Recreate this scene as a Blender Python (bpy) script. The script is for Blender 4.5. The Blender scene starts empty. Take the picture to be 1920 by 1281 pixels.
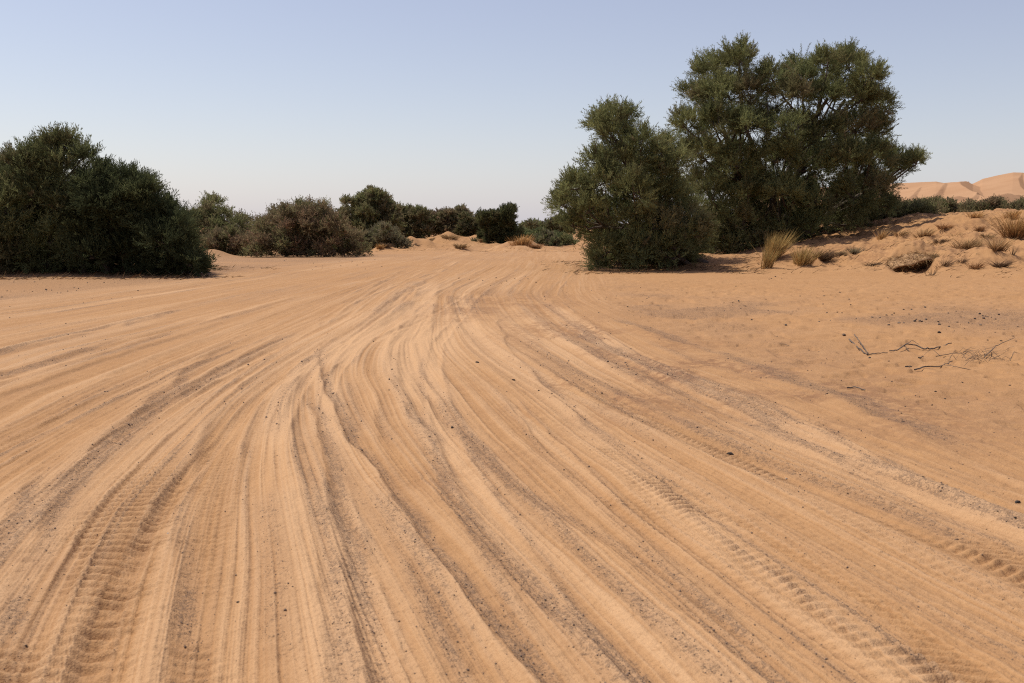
import bpy, math, random
import numpy as np

random.seed(11)
RNG = np.random.default_rng(11)
C = bpy.context.scene.collection
F32 = np.float32

# ------------------------------------------------------------------ camera model
FPX, CX, CY, HOR, CAMH = 1867.0, 960.0, 640.5, 430.0, 1.4
PITCH = math.atan((CY - HOR) / FPX)
SP, CP = math.sin(PITCH), math.cos(PITCH)

def ray(px, py):
    u = (px - CX) / FPX; v = (CY - py) / FPX
    return np.array([u, CP + v * SP, -SP + v * CP])

def at(px, py, Y):
    d = ray(px, py)
    return np.array([0, 0, CAMH]) + d * (Y / d[1])

def flat(px, py):
    d = ray(px, py)
    t = -CAMH / d[2]
    return d[0] * t, d[1] * t

# ------------------------------------------------------------------ noise
def _hash(ix, iy, seed):
    n = (ix.astype(np.int64) * 374761393 + iy.astype(np.int64) * 668265263 + seed * 974711) & 0xFFFFFFFF
    n = ((n ^ (n >> 13)) * 1274126177) & 0xFFFFFFFF
    n = n ^ (n >> 16)
    return (n & 0xFFFFFF).astype(F32) / F32(0xFFFFFF)

def vnoise(x, y, seed=0):
    x = np.asarray(x, dtype=np.float64); y = np.asarray(y, dtype=np.float64)
    fx = np.floor(x); fy = np.floor(y)
    tx = (x - fx).astype(F32); ty = (y - fy).astype(F32)
    tx = tx * tx * (3 - 2 * tx); ty = ty * ty * (3 - 2 * ty)
    ix = fx.astype(np.int64); iy = fy.astype(np.int64)
    a = _hash(ix, iy, seed); b = _hash(ix + 1, iy, seed)
    c = _hash(ix, iy + 1, seed); d = _hash(ix + 1, iy + 1, seed)
    return (a + (b - a) * tx) * (1 - ty) + (c + (d - c) * tx) * ty     # 0..1

def fbm(x, y, seed=0, octv=3):
    s = 0; a = 0.5; t = 0
    for k in range(octv):
        s = s + a * vnoise(x * 2.03 ** k + 17.3 * k, y * 2.03 ** k - 9.1 * k, seed + k); t += a; a *= 0.5
    return s / t

def sstep(a, b, x):
    t = np.clip((x - a) / (b - a), 0, 1)
    return t * t * (3 - 2 * t)

# ------------------------------------------------------------------ terrain
MOUNDS = []   # x, y, h, wx, wy
def mound_px(px, pybase, hpx, wpx, depth=1.0):
    x, y = flat(px, pybase)
    k = y / FPX
    MOUNDS.append((x, y + wpx * k * depth * .6, hpx * k, wpx * k * .6, wpx * k * depth * .6))

for m in [(830, 462, 19, 80, 1.6), (775, 464, 16, 55, 1.4), (905, 461, 17, 50, 1.4), (985, 466, 16, 36, 1.2),
          (950, 466, 8, 34, 1.0), (865, 467, 9, 28, 1.0), (715, 469, 9, 30, 1.0), (740, 462, 12, 36, 1.0),
          (392, 481, 15, 44, 1.2), (440, 478, 8, 30, 1.0), (1035, 461, 8, 34, 1.0),
          (640, 476, 5, 50, 1.0)]:
    mound_px(*m)

MOUNDS.append((6.9, 39.2, .42, 3.4, 2.1))     # sand drifted up under the leaning tree

def bank_q(x, y):
    return (x - 2.5) * .596 + (y - 31) * .803

EXTRA = []    # hummocks on the bank: x, y, h, wx, wy
HOLE = [None]

def H(x, y):
    """large terrain forms"""
    x = np.asarray(x, dtype=F32); y = np.asarray(y, dtype=F32)
    q = bank_q(x, y)
    g = sstep(4, 22, x)
    fall = 1 - sstep(80, 160, y)
    z = 2.15 * sstep(2, 20, q) * g * fall
    bankm = sstep(3, 9, q) * sstep(5, 11, x) * fall
    z = z + bankm * 0.36 * (fbm(x * .42, y * .36, 5, 3) - .5)
    z = z + bankm * 0.16 * (vnoise(x * 1.3, y * 1.1, 15) - .5)
    z = z + 1.7 * sstep(80, 135, y) * (1 - sstep(20, 60, x)) * (1 - sstep(150, 600, y))
    z = z + .10 * (fbm(x * .09, y * .09, 9, 2) - .5)
    # the left shrubs stand on a slight rise
    z = z + .25 * np.exp(-((x + 14) / 5) ** 2 - ((y - 34) / 3.0) ** 2)
    for (mx, my, h, wx, wy) in MOUNDS + EXTRA:
        e = ((x - mx) / wx) ** 2 + ((y - my) / wy) ** 2
        z = z + h * np.exp(-np.minimum(e, 30)) * (0.75 + .5 * vnoise(x * 1.1, y * 1.1, 77))
    if HOLE[0] is not None:
        hx, hy, hz = HOLE[0]
        dx = x - hx - .25 * (y - hy); dy = y - hy
        inside = sstep(.85, .45, np.abs(dx)) * sstep(-3.0, -1.0, dy) * sstep(.55, .35, dy + .35 * (dx / .9) ** 2)
        z = z - inside * np.maximum(0, (z - (hz - .26 + .07 * dy)))
    return z

def Hs(x, y):
    return float(H(np.array([x]), np.array([y]))[0])

def hit(px, py, ymax=240):
    """the point of the terrain that the photo shows at a pixel"""
    d = ray(px, py)
    ys = np.concatenate([np.arange(2.5, 60, .05), np.arange(60, ymax, .25)])
    t = ys / d[1]
    z = CAMH + d[2] * t
    x = d[0] * t
    h = H(x, ys)
    k = np.nonzero(z <= h)[0]
    i = k[0] if len(k) else len(ys) - 1
    return np.array([x[i], ys[i], h[i]])

# hummocks of the bank
for (px, py, h, wx, wy) in [(1500, 492, .24, 1.3, .8), (1550, 486, .20, 1.0, .8), (1722, 482, .36, 1.0, .45), (1800, 470, .22, 2.2, 1.4), (1700, 462, .22, 1.6, 1.0),
                            (1880, 487, .16, 1.6, .9), (1770, 506, .10, 1.8, .8), (1830, 425, .3, 2.0, 1.3)]:
    p = hit(px, py)
    EXTRA.append((p[0], p[1] + wy, h, wx, wy))
HOLE[0] = tuple(hit(1704, 494))

# ------------------------------------------------------------------ the wheel tracks
FAM_PX = [
 [(640, 487), (400, 520), (150, 548), (-150, 582), (-500, 620)],
 [(760, 486), (560, 522), (300, 570), (0, 625), (-400, 700)],
 [(820, 487), (640, 545), (420, 620), (180, 710), (0, 790), (-300, 920)],
 [(815, 489), (720, 535), (640, 590), (500, 650), (350, 730), (180, 840), (0, 1010), (-250, 1281)],
 [(845, 491), (750, 535), (690, 585), (560, 655), (430, 740), (330, 840), (230, 930), (130, 1100), (50, 1281)],
 [(870, 492), (772, 540), (715, 590), (600, 650), (520, 720), (480, 800), (455, 1000), (440, 1281)],
 [(895, 493), (790, 545), (745, 590), (640, 640), (600, 690), (612, 745), (640, 800), (736, 936), (843, 1069), (1004, 1281)],
 [(922, 494), (812, 550), (800, 590), (770, 640), (780, 690), (850, 800), (960, 930), (1120, 1080), (1330, 1281)],
 [(952, 495), (842, 550), (855, 600), (885, 650), (980, 710), (1100, 800), (1300, 940), (1500, 1080), (1800, 1281)],
 [(990, 497), (900, 550), (930, 600), (1000, 650), (1120, 720), (1360, 830), (1700, 960), (1920, 1050), (2300, 1200)],
 [(1040, 500), (985, 550), (1045, 600), (1150, 660), (1350, 760), (1600, 865), (1920, 985), (2300, 1120)],
 [(1070, 503), (1060, 560), (1160, 610), (1300, 672), (1560, 740), (1750, 820), (1920, 895), (2400, 1090)],
]
FAR_X = [-4.6, -3.6, -2.8, -2.1, -1.5, -.9, -.3, .4, 1.1, 1.9, 2.8, 3.8]      # at 75 m
YT = np.linspace(.5, 260, 5200)

def smooth_line(pts, far=None):
    w = sorted([flat(*p)[::-1] for p in pts])             # (Y, X) rising
    ys = [a for a, b in w]; xs = [b for a, b in w]
    if far is not None:
        ys += [75, 110, 260]; xs += [far, far + 1.5, far + 14]
    s0 = (xs[1] - xs[0]) / (ys[1] - ys[0])
    ys = [ys[0] - 3] + ys; xs = [xs[0] - 3 * s0] + xs
    u = np.interp(YT, ys, xs)
    # soften the corners: blur with a window growing with distance
    k = np.arange(-20, 21); out = np.zeros_like(u); wsum = 0
    for kk in k:
        wgt = math.exp(-(kk / 9.0) ** 2)
        out += wgt * np.interp(YT + kk * .022 * np.clip(YT, 1, 40) * .5, YT, u); wsum += wgt
    return out / wsum

FAM = np.array([smooth_line(p, f) for p, f in zip(FAM_PX, FAR_X)])

def fam_line(c):
    i = int(min(max(math.floor(c), 0), len(FAM) - 2)); t = c - i
    return FAM[i] * (1 - t) + FAM[i + 1] * t

def lateral(x, y, width=False):
    """which track line runs through a point: 0..11 on the road, beyond it in metres"""
    c = np.zeros(len(x), dtype=F32); gap = np.full(len(x), .9, dtype=F32)
    prev = np.interp(y, YT, FAM[0]).astype(F32)
    c += np.minimum(x - prev, 0)
    for i in range(1, len(FAM)):
        nx = np.interp(y, YT, FAM[i]).astype(F32)
        c += np.clip((x - prev) / np.maximum(nx - prev, .05), 0, 1)
        if width: gap = np.where((x >= prev) & (x < nx), nx - prev, gap)
        prev = nx
    c += np.maximum(x - prev, 0)
    return (c, gap) if width else c

TR = []
def track(line, w=.13, depth=.018, berm=.012, tread=0, per=.1, chev=0.0, pale=.35, grav=0.0, y0=2, y1=60, wob=.02, lug=1):
    TR.append(dict(line=line, w=w, depth=depth, berm=berm, tread=tread, per=per, chev=chev, pale=pale, grav=grav, y0=y0, y1=y1, wob=wob, kind='rut', seed=len(TR), lug=lug))
def ridge(line, h=.03, wl=.11, wr=.035, pale=.5, grav=.8, y0=2, y1=40, wob=.05):
    TR.append(dict(line=line, h=h, wl=wl, wr=wr, pale=pale, grav=grav, y0=y0, y1=y1, wob=wob, kind='ridge', seed=len(TR)))

def PL(*pts):
    return smooth_line(list(pts))
# tracks that can be told apart in the photo
track(PL((300, 880), (230, 960), (140, 1130), (60, 1281)), w=.26, depth=.007, berm=.004, tread=.016, per=.09, chev=.05, pale=-.15, y0=1.5, y1=6.6, wob=.01)
track(PL((330, 900), (285, 1000), (230, 1130), (190, 1281)), w=.09, depth=.003, berm=.003, tread=.005, per=.07, pale=.0, y0=1.5, y1=6.5, wob=.01)
track(PL((420, 780), (400, 900), (375, 1060), (350, 1281)), w=.10, depth=.014, berm=.008, tread=.007, per=.07, chev=-.2, pale=.0, y0=1.5, y1=9, wob=.01)
track(PL((700, 590), (600, 655), (520, 730), (482, 810), (462, 1000), (452, 1281)), w=.075, depth=.012, berm=.010, pale=.55, y0=1.5, y1=30, wob=.004)
track(PL((715, 592), (620, 655), (550, 730), (515, 810), (510, 1000), (515, 1281)), w=.06, depth=.012, berm=.012, pale=.55, y0=1.5, y1=30, wob=.004)
track(PL((800, 535), (795, 570), (762, 640), (775, 690), (830, 790)), w=.17, depth=.012, berm=.012, pale=.9, y0=8, y1=30, wob=.01)
track(PL((1070, 715), (1210, 775), (1360, 830), (1530, 900), (1700, 960), (1920, 1055)), w=.15, depth=.014, berm=.012, tread=.013, per=.075, chev=.5, pale=-.05, y0=2.5, y1=10.5, wob=.01)
track(PL((1130, 830), (1300, 935), (1450, 1035), (1650, 1165), (1830, 1281)), w=.14, depth=.012, berm=.010, tread=.011, per=.07, chev=.5, pale=-.05, y0=2, y1=7, wob=.01)
track(PL((1000, 690), (1180, 800), (1400, 930), (1700, 1100), (1960, 1240)), w=.09, depth=.016, berm=.010, tread=.009, per=.07, chev=-.4, pale=.05, y0=2, y1=11, wob=.01)
ridge(PL((585, 640), (608, 720), (640, 800), (690, 880), (736, 940), (789, 1012), (843, 1069), (880, 1132), (953, 1210), (1010, 1281)), h=.034, wl=.06, wr=.032, pale=1.0, grav=1.3, y0=1.5, y1=13, wob=.045)
ridge(PL((680, 780), (770, 880), (850, 970), (930, 1050), (1060, 1170), (1180, 1281)), h=.026, wl=.09, wr=.04, pale=.5, grav=.9, y0=1.5, y1=9, wob=.03)
ridge(PL((760, 700), (850, 810), (960, 920), (1100, 1010), (1200, 1080)), h=.022, wl=.08, wr=.05, pale=.3, grav=.9, y0=3, y1=10, wob=.03)
ridge(PL((1150, 1055), (1230, 1110), (1330, 1190), (1440, 1281)), h=.032, wl=.16, wr=.03, pale=.6, grav=1.4, y0=1.5, y1=4.6, wob=.03)
ridge(PL((560, 700), (590, 800), (610, 900), (650, 1050), (690, 1281)), h=.032, wl=.08, wr=.04, pale=.6, grav=1.2, y0=1.5, y1=9, wob=.03)
ridge(PL((530, 740), (545, 850), (580, 1000), (600, 1281)), h=.022, wl=.07, wr=.04, pale=.5, grav=.8, y0=1.5, y1=8, wob=.02)
ridge(PL((410, 800), (320, 890), (312, 1000), (320, 1180)), h=.014, wl=.10, wr=.04, pale=.4, grav=.9, y0=2.5, y1=7, wob=.04)
ridge(PL((180, 830), (120, 920), (40, 1040), (-40, 1180)), h=.02, wl=.14, wr=.04, pale=.5, grav=1.0, y0=2, y1=6.5, wob=.04)
ridge(PL((105, 830), (30, 910), (-30, 1010)), h=.022, wl=.14, wr=.04, pale=.5, grav=1.2, y0=3, y1=6.3, wob=.04)
ridge(PL((450, 620), (350, 690), (250, 770), (120, 880)), h=.028, wl=.16, wr=.05, pale=.5, grav=1.0, y0=5, y1=13, wob=.04)
ridge(PL((300, 605), (150, 660), (0, 700)), h=.035, wl=.2, wr=.06, pale=.6, grav=1.2, y0=8, y1=15, wob=.04)
ridge(PL((380, 565), (230, 610), (0, 662)), h=.03, wl=.22, wr=.06, pale=.6, grav=1.0, y0=9, y1=20, wob=.04)
# rough edge on the right of the road
for pts, y0, y1 in [([(1000, 560), (1150, 600), (1330, 660), (1480, 715), (1600, 755), (1720, 815)], 6, 18),
                    ([(960, 570), (1100, 640), (1250, 700), (1400, 760)], 7, 17)]:
    ridge(PL(*pts), h=.035, wl=.12, wr=.10, pale=-.1, grav=1.7, y0=y0, y1=y1, wob=.09)
# all the others
R = random.Random(5)
for k in range(80):
    c = R.uniform(0.1, 10.9)
    ln = fam_line(c) + R.uniform(-.25, .25) + R.choice([.03, .04, .09]) * R.uniform(-1, 1) * (YT - 12)
    y0 = R.choice([1.5, 1.5, 2.5, 4, 6, 9, 14]); L = R.uniform(5, 40)
    if R.random() < .72:
        track(ln, w=R.choice([.05, .07, .1, .13, .16]), depth=R.uniform(.005, .013), berm=R.uniform(.003, .012),
              tread=R.choice([0, 0, .002, .004]), per=R.uniform(.06, .09), chev=R.uniform(-.5, .5),
              pale=R.uniform(-.2, .65), grav=R.choice([0, 0, .3, .7]), y0=y0, y1=y0 + L, wob=R.uniform(.005, .03))
    else:
        ridge(ln, h=R.uniform(.012, .03), wl=R.uniform(.06, .18), wr=R.uniform(.03, .07), pale=R.uniform(.1, .6),
              grav=R.uniform(.3, 1.2), y0=y0, y1=y0 + L * .6, wob=R.uniform(.02, .05))

def detail(x, y):
    """small relief and the three colour masks: pale dust, gravel, churned sand"""
    x = np.asarray(x, dtype=F32); y = np.asarray(y, dtype=F32)
    n = len(x)
    dz = np.zeros(n, F32); pale = np.zeros(n, F32); grav = np.zeros(n, F32)
    c, gap = lateral(x, y, True)
    amp = np.clip(gap / .85, .25, 1.0)
    edge = 1.2 * (vnoise(x * .6, y * .25, 33) - .5)
    road = sstep(-1.2, 1.0, c + edge) * (1 - sstep(10.2, 13.0, c + edge)) * (1 - sstep(85, 120, y))
    # flow streaks along the road
    wv = (.22 * (vnoise(c * .8, y * .12, 31) - .5) + .05 * (vnoise(c * 2, y * .7, 32) - .5)).astype(F32)
    cs = c + wv
    s1 = fbm(cs * 2.1, y * .07, 41, 2); s2 = fbm(cs * 5.5, y * .10, 42, 2); s3 = fbm(cs * 14, y * .22, 43, 2)
    s4 = vnoise(cs * 34, y * .35, 44)
    near = 1 - sstep(20, 40, y)
    s5 = vnoise(cs * 75, y * .5, 45); s6 = vnoise(cs * 150, y * .9, 48)
    dz += amp * road * (.020 * (s1 - .5) + .014 * (s2 - .5) + .015 * (s3 - .5) + (.010 * (s4 - .5) + .006 * (s5 - .5)) * near + .004 * (s6 - .5) * (1 - sstep(8, 14, y)))
    dz += road * near * .010 * (fbm(x * 9, y * 7, 46, 2) - .5)
    fine = 1 - sstep(9, 14, y)
    dz += fine * .0065 * (fbm(x * 34, y * 30, 47, 2) - .5)
    streak = .35 * s1 + .35 * s2 + .2 * s3 + .1 * s4
    pale += road * (sstep(.45, .66, streak) * .45 + .65 * (s4 - .5) + .6 * (s5 - .5) * near + .45 * (s6 - .5) * (1 - sstep(8, 14, y)))
    brk2 = sstep(.3, .7, fbm(cs * 1.7, y * .35, 52, 2))
    grav += road * brk2 * (.55 * sstep(.62, .85, s4) + .45 * sstep(.66, .9, s5) * near)
    brk = vnoise(c * 1.3, y * .45, 51)
    grav += road * sstep(.45, .30, .15 * s1 + .35 * s2 + .3 * s3 + .2 * s4) * (.05 + .8 * brk)
    # single tracks
    for t in TR:
        lx = np.interp(y, YT, t['line']).astype(F32)
        sl = np.gradient(t['line'], YT)
        d = x - lx
        reach = 3.2 * (t['w'] if t['kind'] == 'rut' else max(t['wl'], t['wr'])) + .15
        m = np.nonzero((np.abs(d) < reach) & (y > t['y0']) & (y < t['y1']))[0]
        if len(m) == 0: continue
        yy = y[m]; s = t['seed'] * 13
        win = sstep(t['y0'], t['y0'] + 1.0, yy) * (1 - sstep(t['y1'] * .75, t['y1'], yy))
        cosl = 1 / np.sqrt(1 + np.interp(yy, YT, sl) ** 2)
        dd = d[m] * cosl - t['wob'] * (2 if t['kind'] == 'rut' else 2.8) * (fbm(yy * 1.2 + s, yy * 0 + s, 61, 3) - .5)
        win = win * sstep(.12, .4, vnoise(yy * .5 + s, yy * 0, 63))
        if t['kind'] == 'rut':
            w = t['w'] * (.85 + .3 * vnoise(yy * .8 + s, yy * 0 + 3, 62))
            a = np.abs(dd) / w
            prof = np.exp(-np.minimum(a, 4) ** 4)
            bm = np.exp(-((a - 1.3) / .32) ** 2) * (.35 + .9 * vnoise(yy * 3 + s, np.sign(dd) * 5, 64))
            dz[m] += win * (-t['depth'] * prof + t['berm'] * bm)
            if t['tread'] > 0:
                vis = (1 - sstep(9, 14, yy))
                ph = (yy + t['chev'] * np.abs(dd) + .015 * vnoise(yy * 6, dd * 14, 66)) / t['per']
                if t['lug'] == 2:
                    ph = ph + .5 * (dd > 0)
                bar = np.sin(ph * 2 * math.pi)
                ok = sstep(.15, .55, vnoise(yy * 1.7 + s, dd * 5, 67))
                dz[m] += win * vis * t['tread'] * bar * prof * ok
            pale[m] += win * t['pale'] * prof * .8 + win * .25 * bm
            grav[m] += win * t['grav'] * np.exp(-((a - 1.7) / .5) ** 2)
        else:
            w1 = t['wl'] * (.6 + .8 * vnoise(yy * 1.5 + s, yy * 0 + 9, 65))
            prof = np.where(dd < 0, np.exp(-(dd / w1) ** 2), np.exp(-(dd / t['wr']) ** 2))
            dz[m] += win * .8 * t['h'] * prof
            pale[m] += win * t['pale'] * np.where(dd < .01, np.exp(-(dd / (w1 * 1.2)) ** 2), 0)
            g = np.exp(-((dd - t['wr'] * 1.6) / (t['wr'] * 1.1 + .012)) ** 2)
            grav[m] += win * t['grav'] * g * (.4 + .9 * vnoise(yy * 2.5 + s, dd * 6, 68))
    # the pale spin marks in the middle of the road
    spin = np.exp(-((x + 1.2) / 1.9) ** 2 - ((y - 13.8) / 3.2) ** 2)
    pale += spin * (.6 + .9 * sstep(.4, .6, s2)); grav *= (1 - .75 * np.clip(spin * 1.3, 0, 1))
    # crumbly patches
    churn = np.zeros(n, F32)
    for (px, py, wx, wy, a) in [(950, 565, 1.5, 2.8, 1.0), (860, 590, .7, 1.5, .5), (1240, 690, 1.3, 1.8, .9), (1180, 640, 1.4, 2.0, .7), (1130, 745, 1.0, 1.2, .6),
                                (1600, 745, .9, 1.0, .7), (1480, 700, 1.2, 1.6, .6), (880, 875, .5, .6, .6), (160, 1000, .35, .8, .5), (1760, 800, .7, 1.0, .5), (1060, 610, 1.0, 2.0, .7)]:
        fx, fy = flat(px, py)
        churn += a * np.exp(-((x - fx) / wx) ** 2 - ((y - fy) / wy) ** 2)
    churn *= sstep(.3, .66, fbm(x * 1.9, y * 1.3, 71, 3)) * .85
    nf = 1 - sstep(22, 34, y)
    dz += churn * nf * .05 * (fbm(x * 5, y * 4, 72, 3) - .5)
    # right of the road: undisturbed sand, prints and small pits
    off = sstep(11.0, 12.2, c) * (1 - sstep(28, 45, y))
    pits = fbm(x * 3.4, y * 3.0, 81, 3)
    wind = vnoise(x * 2.2 + .7 * y, y * 9, 82)
    dz += off * nf * (.062 * (pits - .5) + .016 * (wind - .5) + .026 * -sstep(.62, .75, vnoise(x * 5.5, y * 5, 83)))
    # gravel band right of the road and on the left
    gb = np.exp(-((c - 12.3 - .9 * (vnoise(x * .4, y * .4, 84) - .5)) / 1.0) ** 2) * sstep(5, 8, y) * (1 - sstep(24, 34, y))
    grav += gb * (.05 + .75 * fbm(x * .8, y * .9, 85, 2))
    band = np.exp(-((y - 16.5 + (x - 6) * .55) / 3.0) ** 2) * sstep(1.6, 3.2, x) * (1 - sstep(11, 15, x))
    grav += 1.15 * band * sstep(.25, .6, fbm(x * .7, y * .7, 86, 2))
    lft = sstep(.7, -.5, c) * (1 - sstep(46, 60, y))
    grav += lft * (.45 + .7 * fbm(x * .5, y * .4, 87, 2))
    dz += lft * .02 * (fbm(x * 4, y * 4, 88, 2) - .5)
    far = sstep(40, 48, y) * (1 - sstep(56, 66, y)) * (1 - sstep(-1, 2, x))
    grav += .9 * far * fbm(x * .3, y * .5, 89, 2)
    # litter under the trees
    for (tx, ty, rx, ry) in [(-15.5, 32.5, 5, 3.2), (-11.5, 31.5, 2.6, 2.2), (10, 42, 6, 4), (5, 36, 4, 3)]:
        churn += .8 * np.exp(-((x - tx) / rx) ** 2 - ((y - ty) / ry) ** 2) * sstep(.35, .6, fbm(x * 1.5, y * 1.5, 90, 2))
    # ripples and lumps on the bank
    q = bank_q(x, y)
    bk = sstep(-1, 3, q) * sstep(3, 8, x) * (1 - sstep(55, 80, y))
    wx_ = x * .5 + y * .86 + .35 * fbm(x * .7, y * .7, 91, 2)
    dz += bk * .012 * np.sin(wx_ * 2 * math.pi / .33) * sstep(.3, .6, fbm(x * .4, y * .4, 92, 2))
    bb = sstep(5, 9, q) * sstep(8, 12, x) * (1 - sstep(60, 90, y))
    dz += bb * (.26 * (fbm(x * 2.2, y * 1.8, 93, 2) - .5) + .16 * (fbm(x * 6.5, y * 5, 97, 2) - .5))
    churn += bb * .7 * sstep(.5, .68, fbm(x * 1.2, y * .9, 94, 3))
    md = sstep(60, 70, y) * (1 - sstep(105, 140, y))
    dz += md * .75 * (fbm(x * .5, y * .35, 95, 3) - .5)
    churn += md * .8 * sstep(.5, .7, fbm(x * .35, y * .25, 96, 3))
    return dz, np.clip(pale, 0, 1.3), np.clip(grav, 0, 1.25), np.clip(churn, 0, 1)

def ground_z(x, y):
    a = np.array([x], F32); b = np.array([y], F32)
    return float(H(a, b)[0] + detail(a, b)[0][0])

# ------------------------------------------------------------------ materials
def nt(name):
    m = bpy.data.materials.new(name); m.use_nodes = True
    t = m.node_tree; t.nodes.clear()
    return m, t.nodes, t.links

def sand_material():
    m, N, L = nt('sand')
    out = N.new('ShaderNodeOutputMaterial'); b = N.new('ShaderNodeBsdfPrincipled')
    b.inputs['Roughness'].default_value = .95; b.inputs['Specular IOR Level'].default_value = .15
    L.new(b.outputs[0], out.inputs[0])
    geo = N.new('ShaderNodeNewGeometry')
    at_ = N.new('ShaderNodeAttribute'); at_.attribute_name = 'masks'
    sep = N.new('ShaderNodeSeparateColor'); L.new(at_.outputs['Color'], sep.inputs[0])
    def noise(scale, det=4, rough=.6):
        n = N.new('ShaderNodeTexNoise'); n.inputs['Scale'].default_value = scale; n.inputs['Detail'].default_value = det
        n.inputs['Roughness'].default_value = rough; L.new(geo.outputs['Position'], n.inputs['Vector']); return n.outputs['Fac']
    def math_(op, a, b_=None, c_=None, clamp=False):
        n = N.new('ShaderNodeMath'); n.operation = op; n.use_clamp = clamp
        for i, v in enumerate([a, b_, c_]):
            if v is None: continue
            if isinstance(v, (int, float)): n.inputs[i].default_value = v
            else: L.new(v, n.inputs[i])
        return n.outputs[0]
    def mix(f, a, b_):
        n = N.new('ShaderNodeMix'); n.data_type = 'RGBA'; n.clamp_factor = True
        if isinstance(f, (int, float)): n.inputs[0].default_value = f
        else: L.new(f, n.inputs[0])
        for i, v in ((6, a), (7, b_)):
            if isinstance(v, tuple): n.inputs[i].default_value = (*v, 1)
            else: L.new(v, n.inputs[i])
        return n.outputs[2]
    def ramp(v, a, b_):
        n = N.new('ShaderNodeMapRange'); n.interpolation_type = 'SMOOTHSTEP'
        L.new(v, n.inputs[0]); n.inputs[1].default_value = a; n.inputs[2].default_value = b_
        return n.outputs[0]
    pale, grav, churn = sep.outputs
    base = mix(ramp(noise(.35, 5), .35, .65), SAND_A, SAND_B)
    base = mix(ramp(noise(6, 5, .7), .3, .7), base, mix(.5, base, SAND_D))
    base = mix(ramp(noise(48, 4, .7), .52, .68), base, mix(.55, base, SAND_D))
    base = mix(math_('MULTIPLY', pale, .8, clamp=True), base, SAND_P)
    base = mix(math_('MULTIPLY', churn, ramp(noise(9, 4, .7), .38, .58), clamp=True), base, SAND_C)
    # little pits and specks all over
    base = mix(math_('MULTIPLY', ramp(noise(85, 2, .8), .56, .70), .55), base, SAND_C)
    base = mix(math_('MULTIPLY', ramp(noise(26, 3, .8), .58, .70), .40), base, SAND_D)
    # gravel: fine dark grains whose cover follows the mask
    g1 = noise(55, 3, .75); g2 = noise(140, 2, .7); g3 = noise(14, 3, .6)
    gsum = math_('ADD', math_('MULTIPLY', g1, .5), math_('ADD', math_('MULTIPLY', g2, .3), math_('MULTIPLY', g3, .2)))
    thr = math_('SUBTRACT', .645, math_('MULTIPLY', math_('MINIMUM', grav, 1.0), .155))
    gm = math_('MULTIPLY', math_('SUBTRACT', gsum, thr), 13.0, clamp=True)
    base = mix(math_('MULTIPLY', gm, .52, clamp=True), base, GRAVEL)
    # veil of grey between the grains
    base = mix(math_('MULTIPLY', math_('MINIMUM', grav, 1.0), .24, clamp=True), base, GRAVEL2)
    # grain
    v = N.new('ShaderNodeHueSaturation'); L.new(base, v.inputs['Color'])
    L.new(math_('ADD', .84, math_('MULTIPLY', noise(260, 2, .8), .32)), v.inputs['Value'])
    L.new(v.outputs[0], b.inputs['Base Color'])
    bump = N.new('ShaderNodeBump'); bump.inputs['Strength'].default_value = .8; bump.inputs['Distance'].default_value = .016
    hgt = math_('ADD', math_('MULTIPLY', noise(38, 4, .65), .7), math_('ADD', math_('MULTIPLY', gm, .25), math_('MULTIPLY', noise(150, 2, .6), .25)))
    L.new(hgt, bump.inputs['Height']); L.new(bump.outputs[0], b.inputs['Normal'])
    return m

SAND_A = (.372, .208, .098); SAND_B = (.354, .193, .087); SAND_D = (.285, .147, .064)
SAND_P = (.442, .268, .143); SAND_C = (.23, .118, .058); GRAVEL = (.13, .088, .066); GRAVEL2 = (.21, .138, .100)

def leaf_material(name, trans=.3):
    m, N, L = nt(name)
    out = N.new('ShaderNodeOutputMaterial')
    a = N.new('ShaderNodeAttribute'); a.attribute_name = 'tint'
    d = N.new('ShaderNodeBsdfDiffuse'); t = N.new('ShaderNodeBsdfTranslucent'); mx = N.new('ShaderNodeMixShader')
    mx.inputs[0].default_value = trans
    L.new(a.outputs['Color'], d.inputs[0]); L.new(a.outputs['Color'], t.inputs[0])
    L.new(d.outputs[0], mx.inputs[1]); L.new(t.outputs[0], mx.inputs[2]); L.new(mx.outputs[0], out.inputs[0])
    return m

def rough_material(name, col, col2, scale=8, bump=.3):
    m, N, L = nt(name)
    out = N.new('ShaderNodeOutputMaterial'); b = N.new('ShaderNodeBsdfPrincipled'); b.inputs['Roughness'].default_value = .85
    b.inputs['Specular IOR Level'].default_value = .25
    tc = N.new('ShaderNodeTexCoord'); n = N.new('ShaderNodeTexNoise'); n.inputs['Scale'].default_value = scale; n.inputs['Detail'].default_value = 5
    L.new(tc.outputs['Object'], n.inputs['Vector'])
    r = N.new('ShaderNodeValToRGB'); r.color_ramp.elements[0].color = (*col, 1); r.color_ramp.elements[1].color = (*col2, 1)
    r.color_ramp.elements[0].position = .35; r.color_ramp.elements[1].position = .65
    L.new(n.outputs['Fac'], r.inputs[0]); L.new(r.outputs[0], b.inputs['Base Color'])
    bp = N.new('ShaderNodeBump'); bp.inputs['Strength'].default_value = bump; bp.inputs['Distance'].default_value = .01
    L.new(n.outputs['Fac'], bp.inputs['Height']); L.new(bp.outputs[0], b.inputs['Normal'])
    L.new(b.outputs[0], out.inputs[0])
    return m

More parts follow.
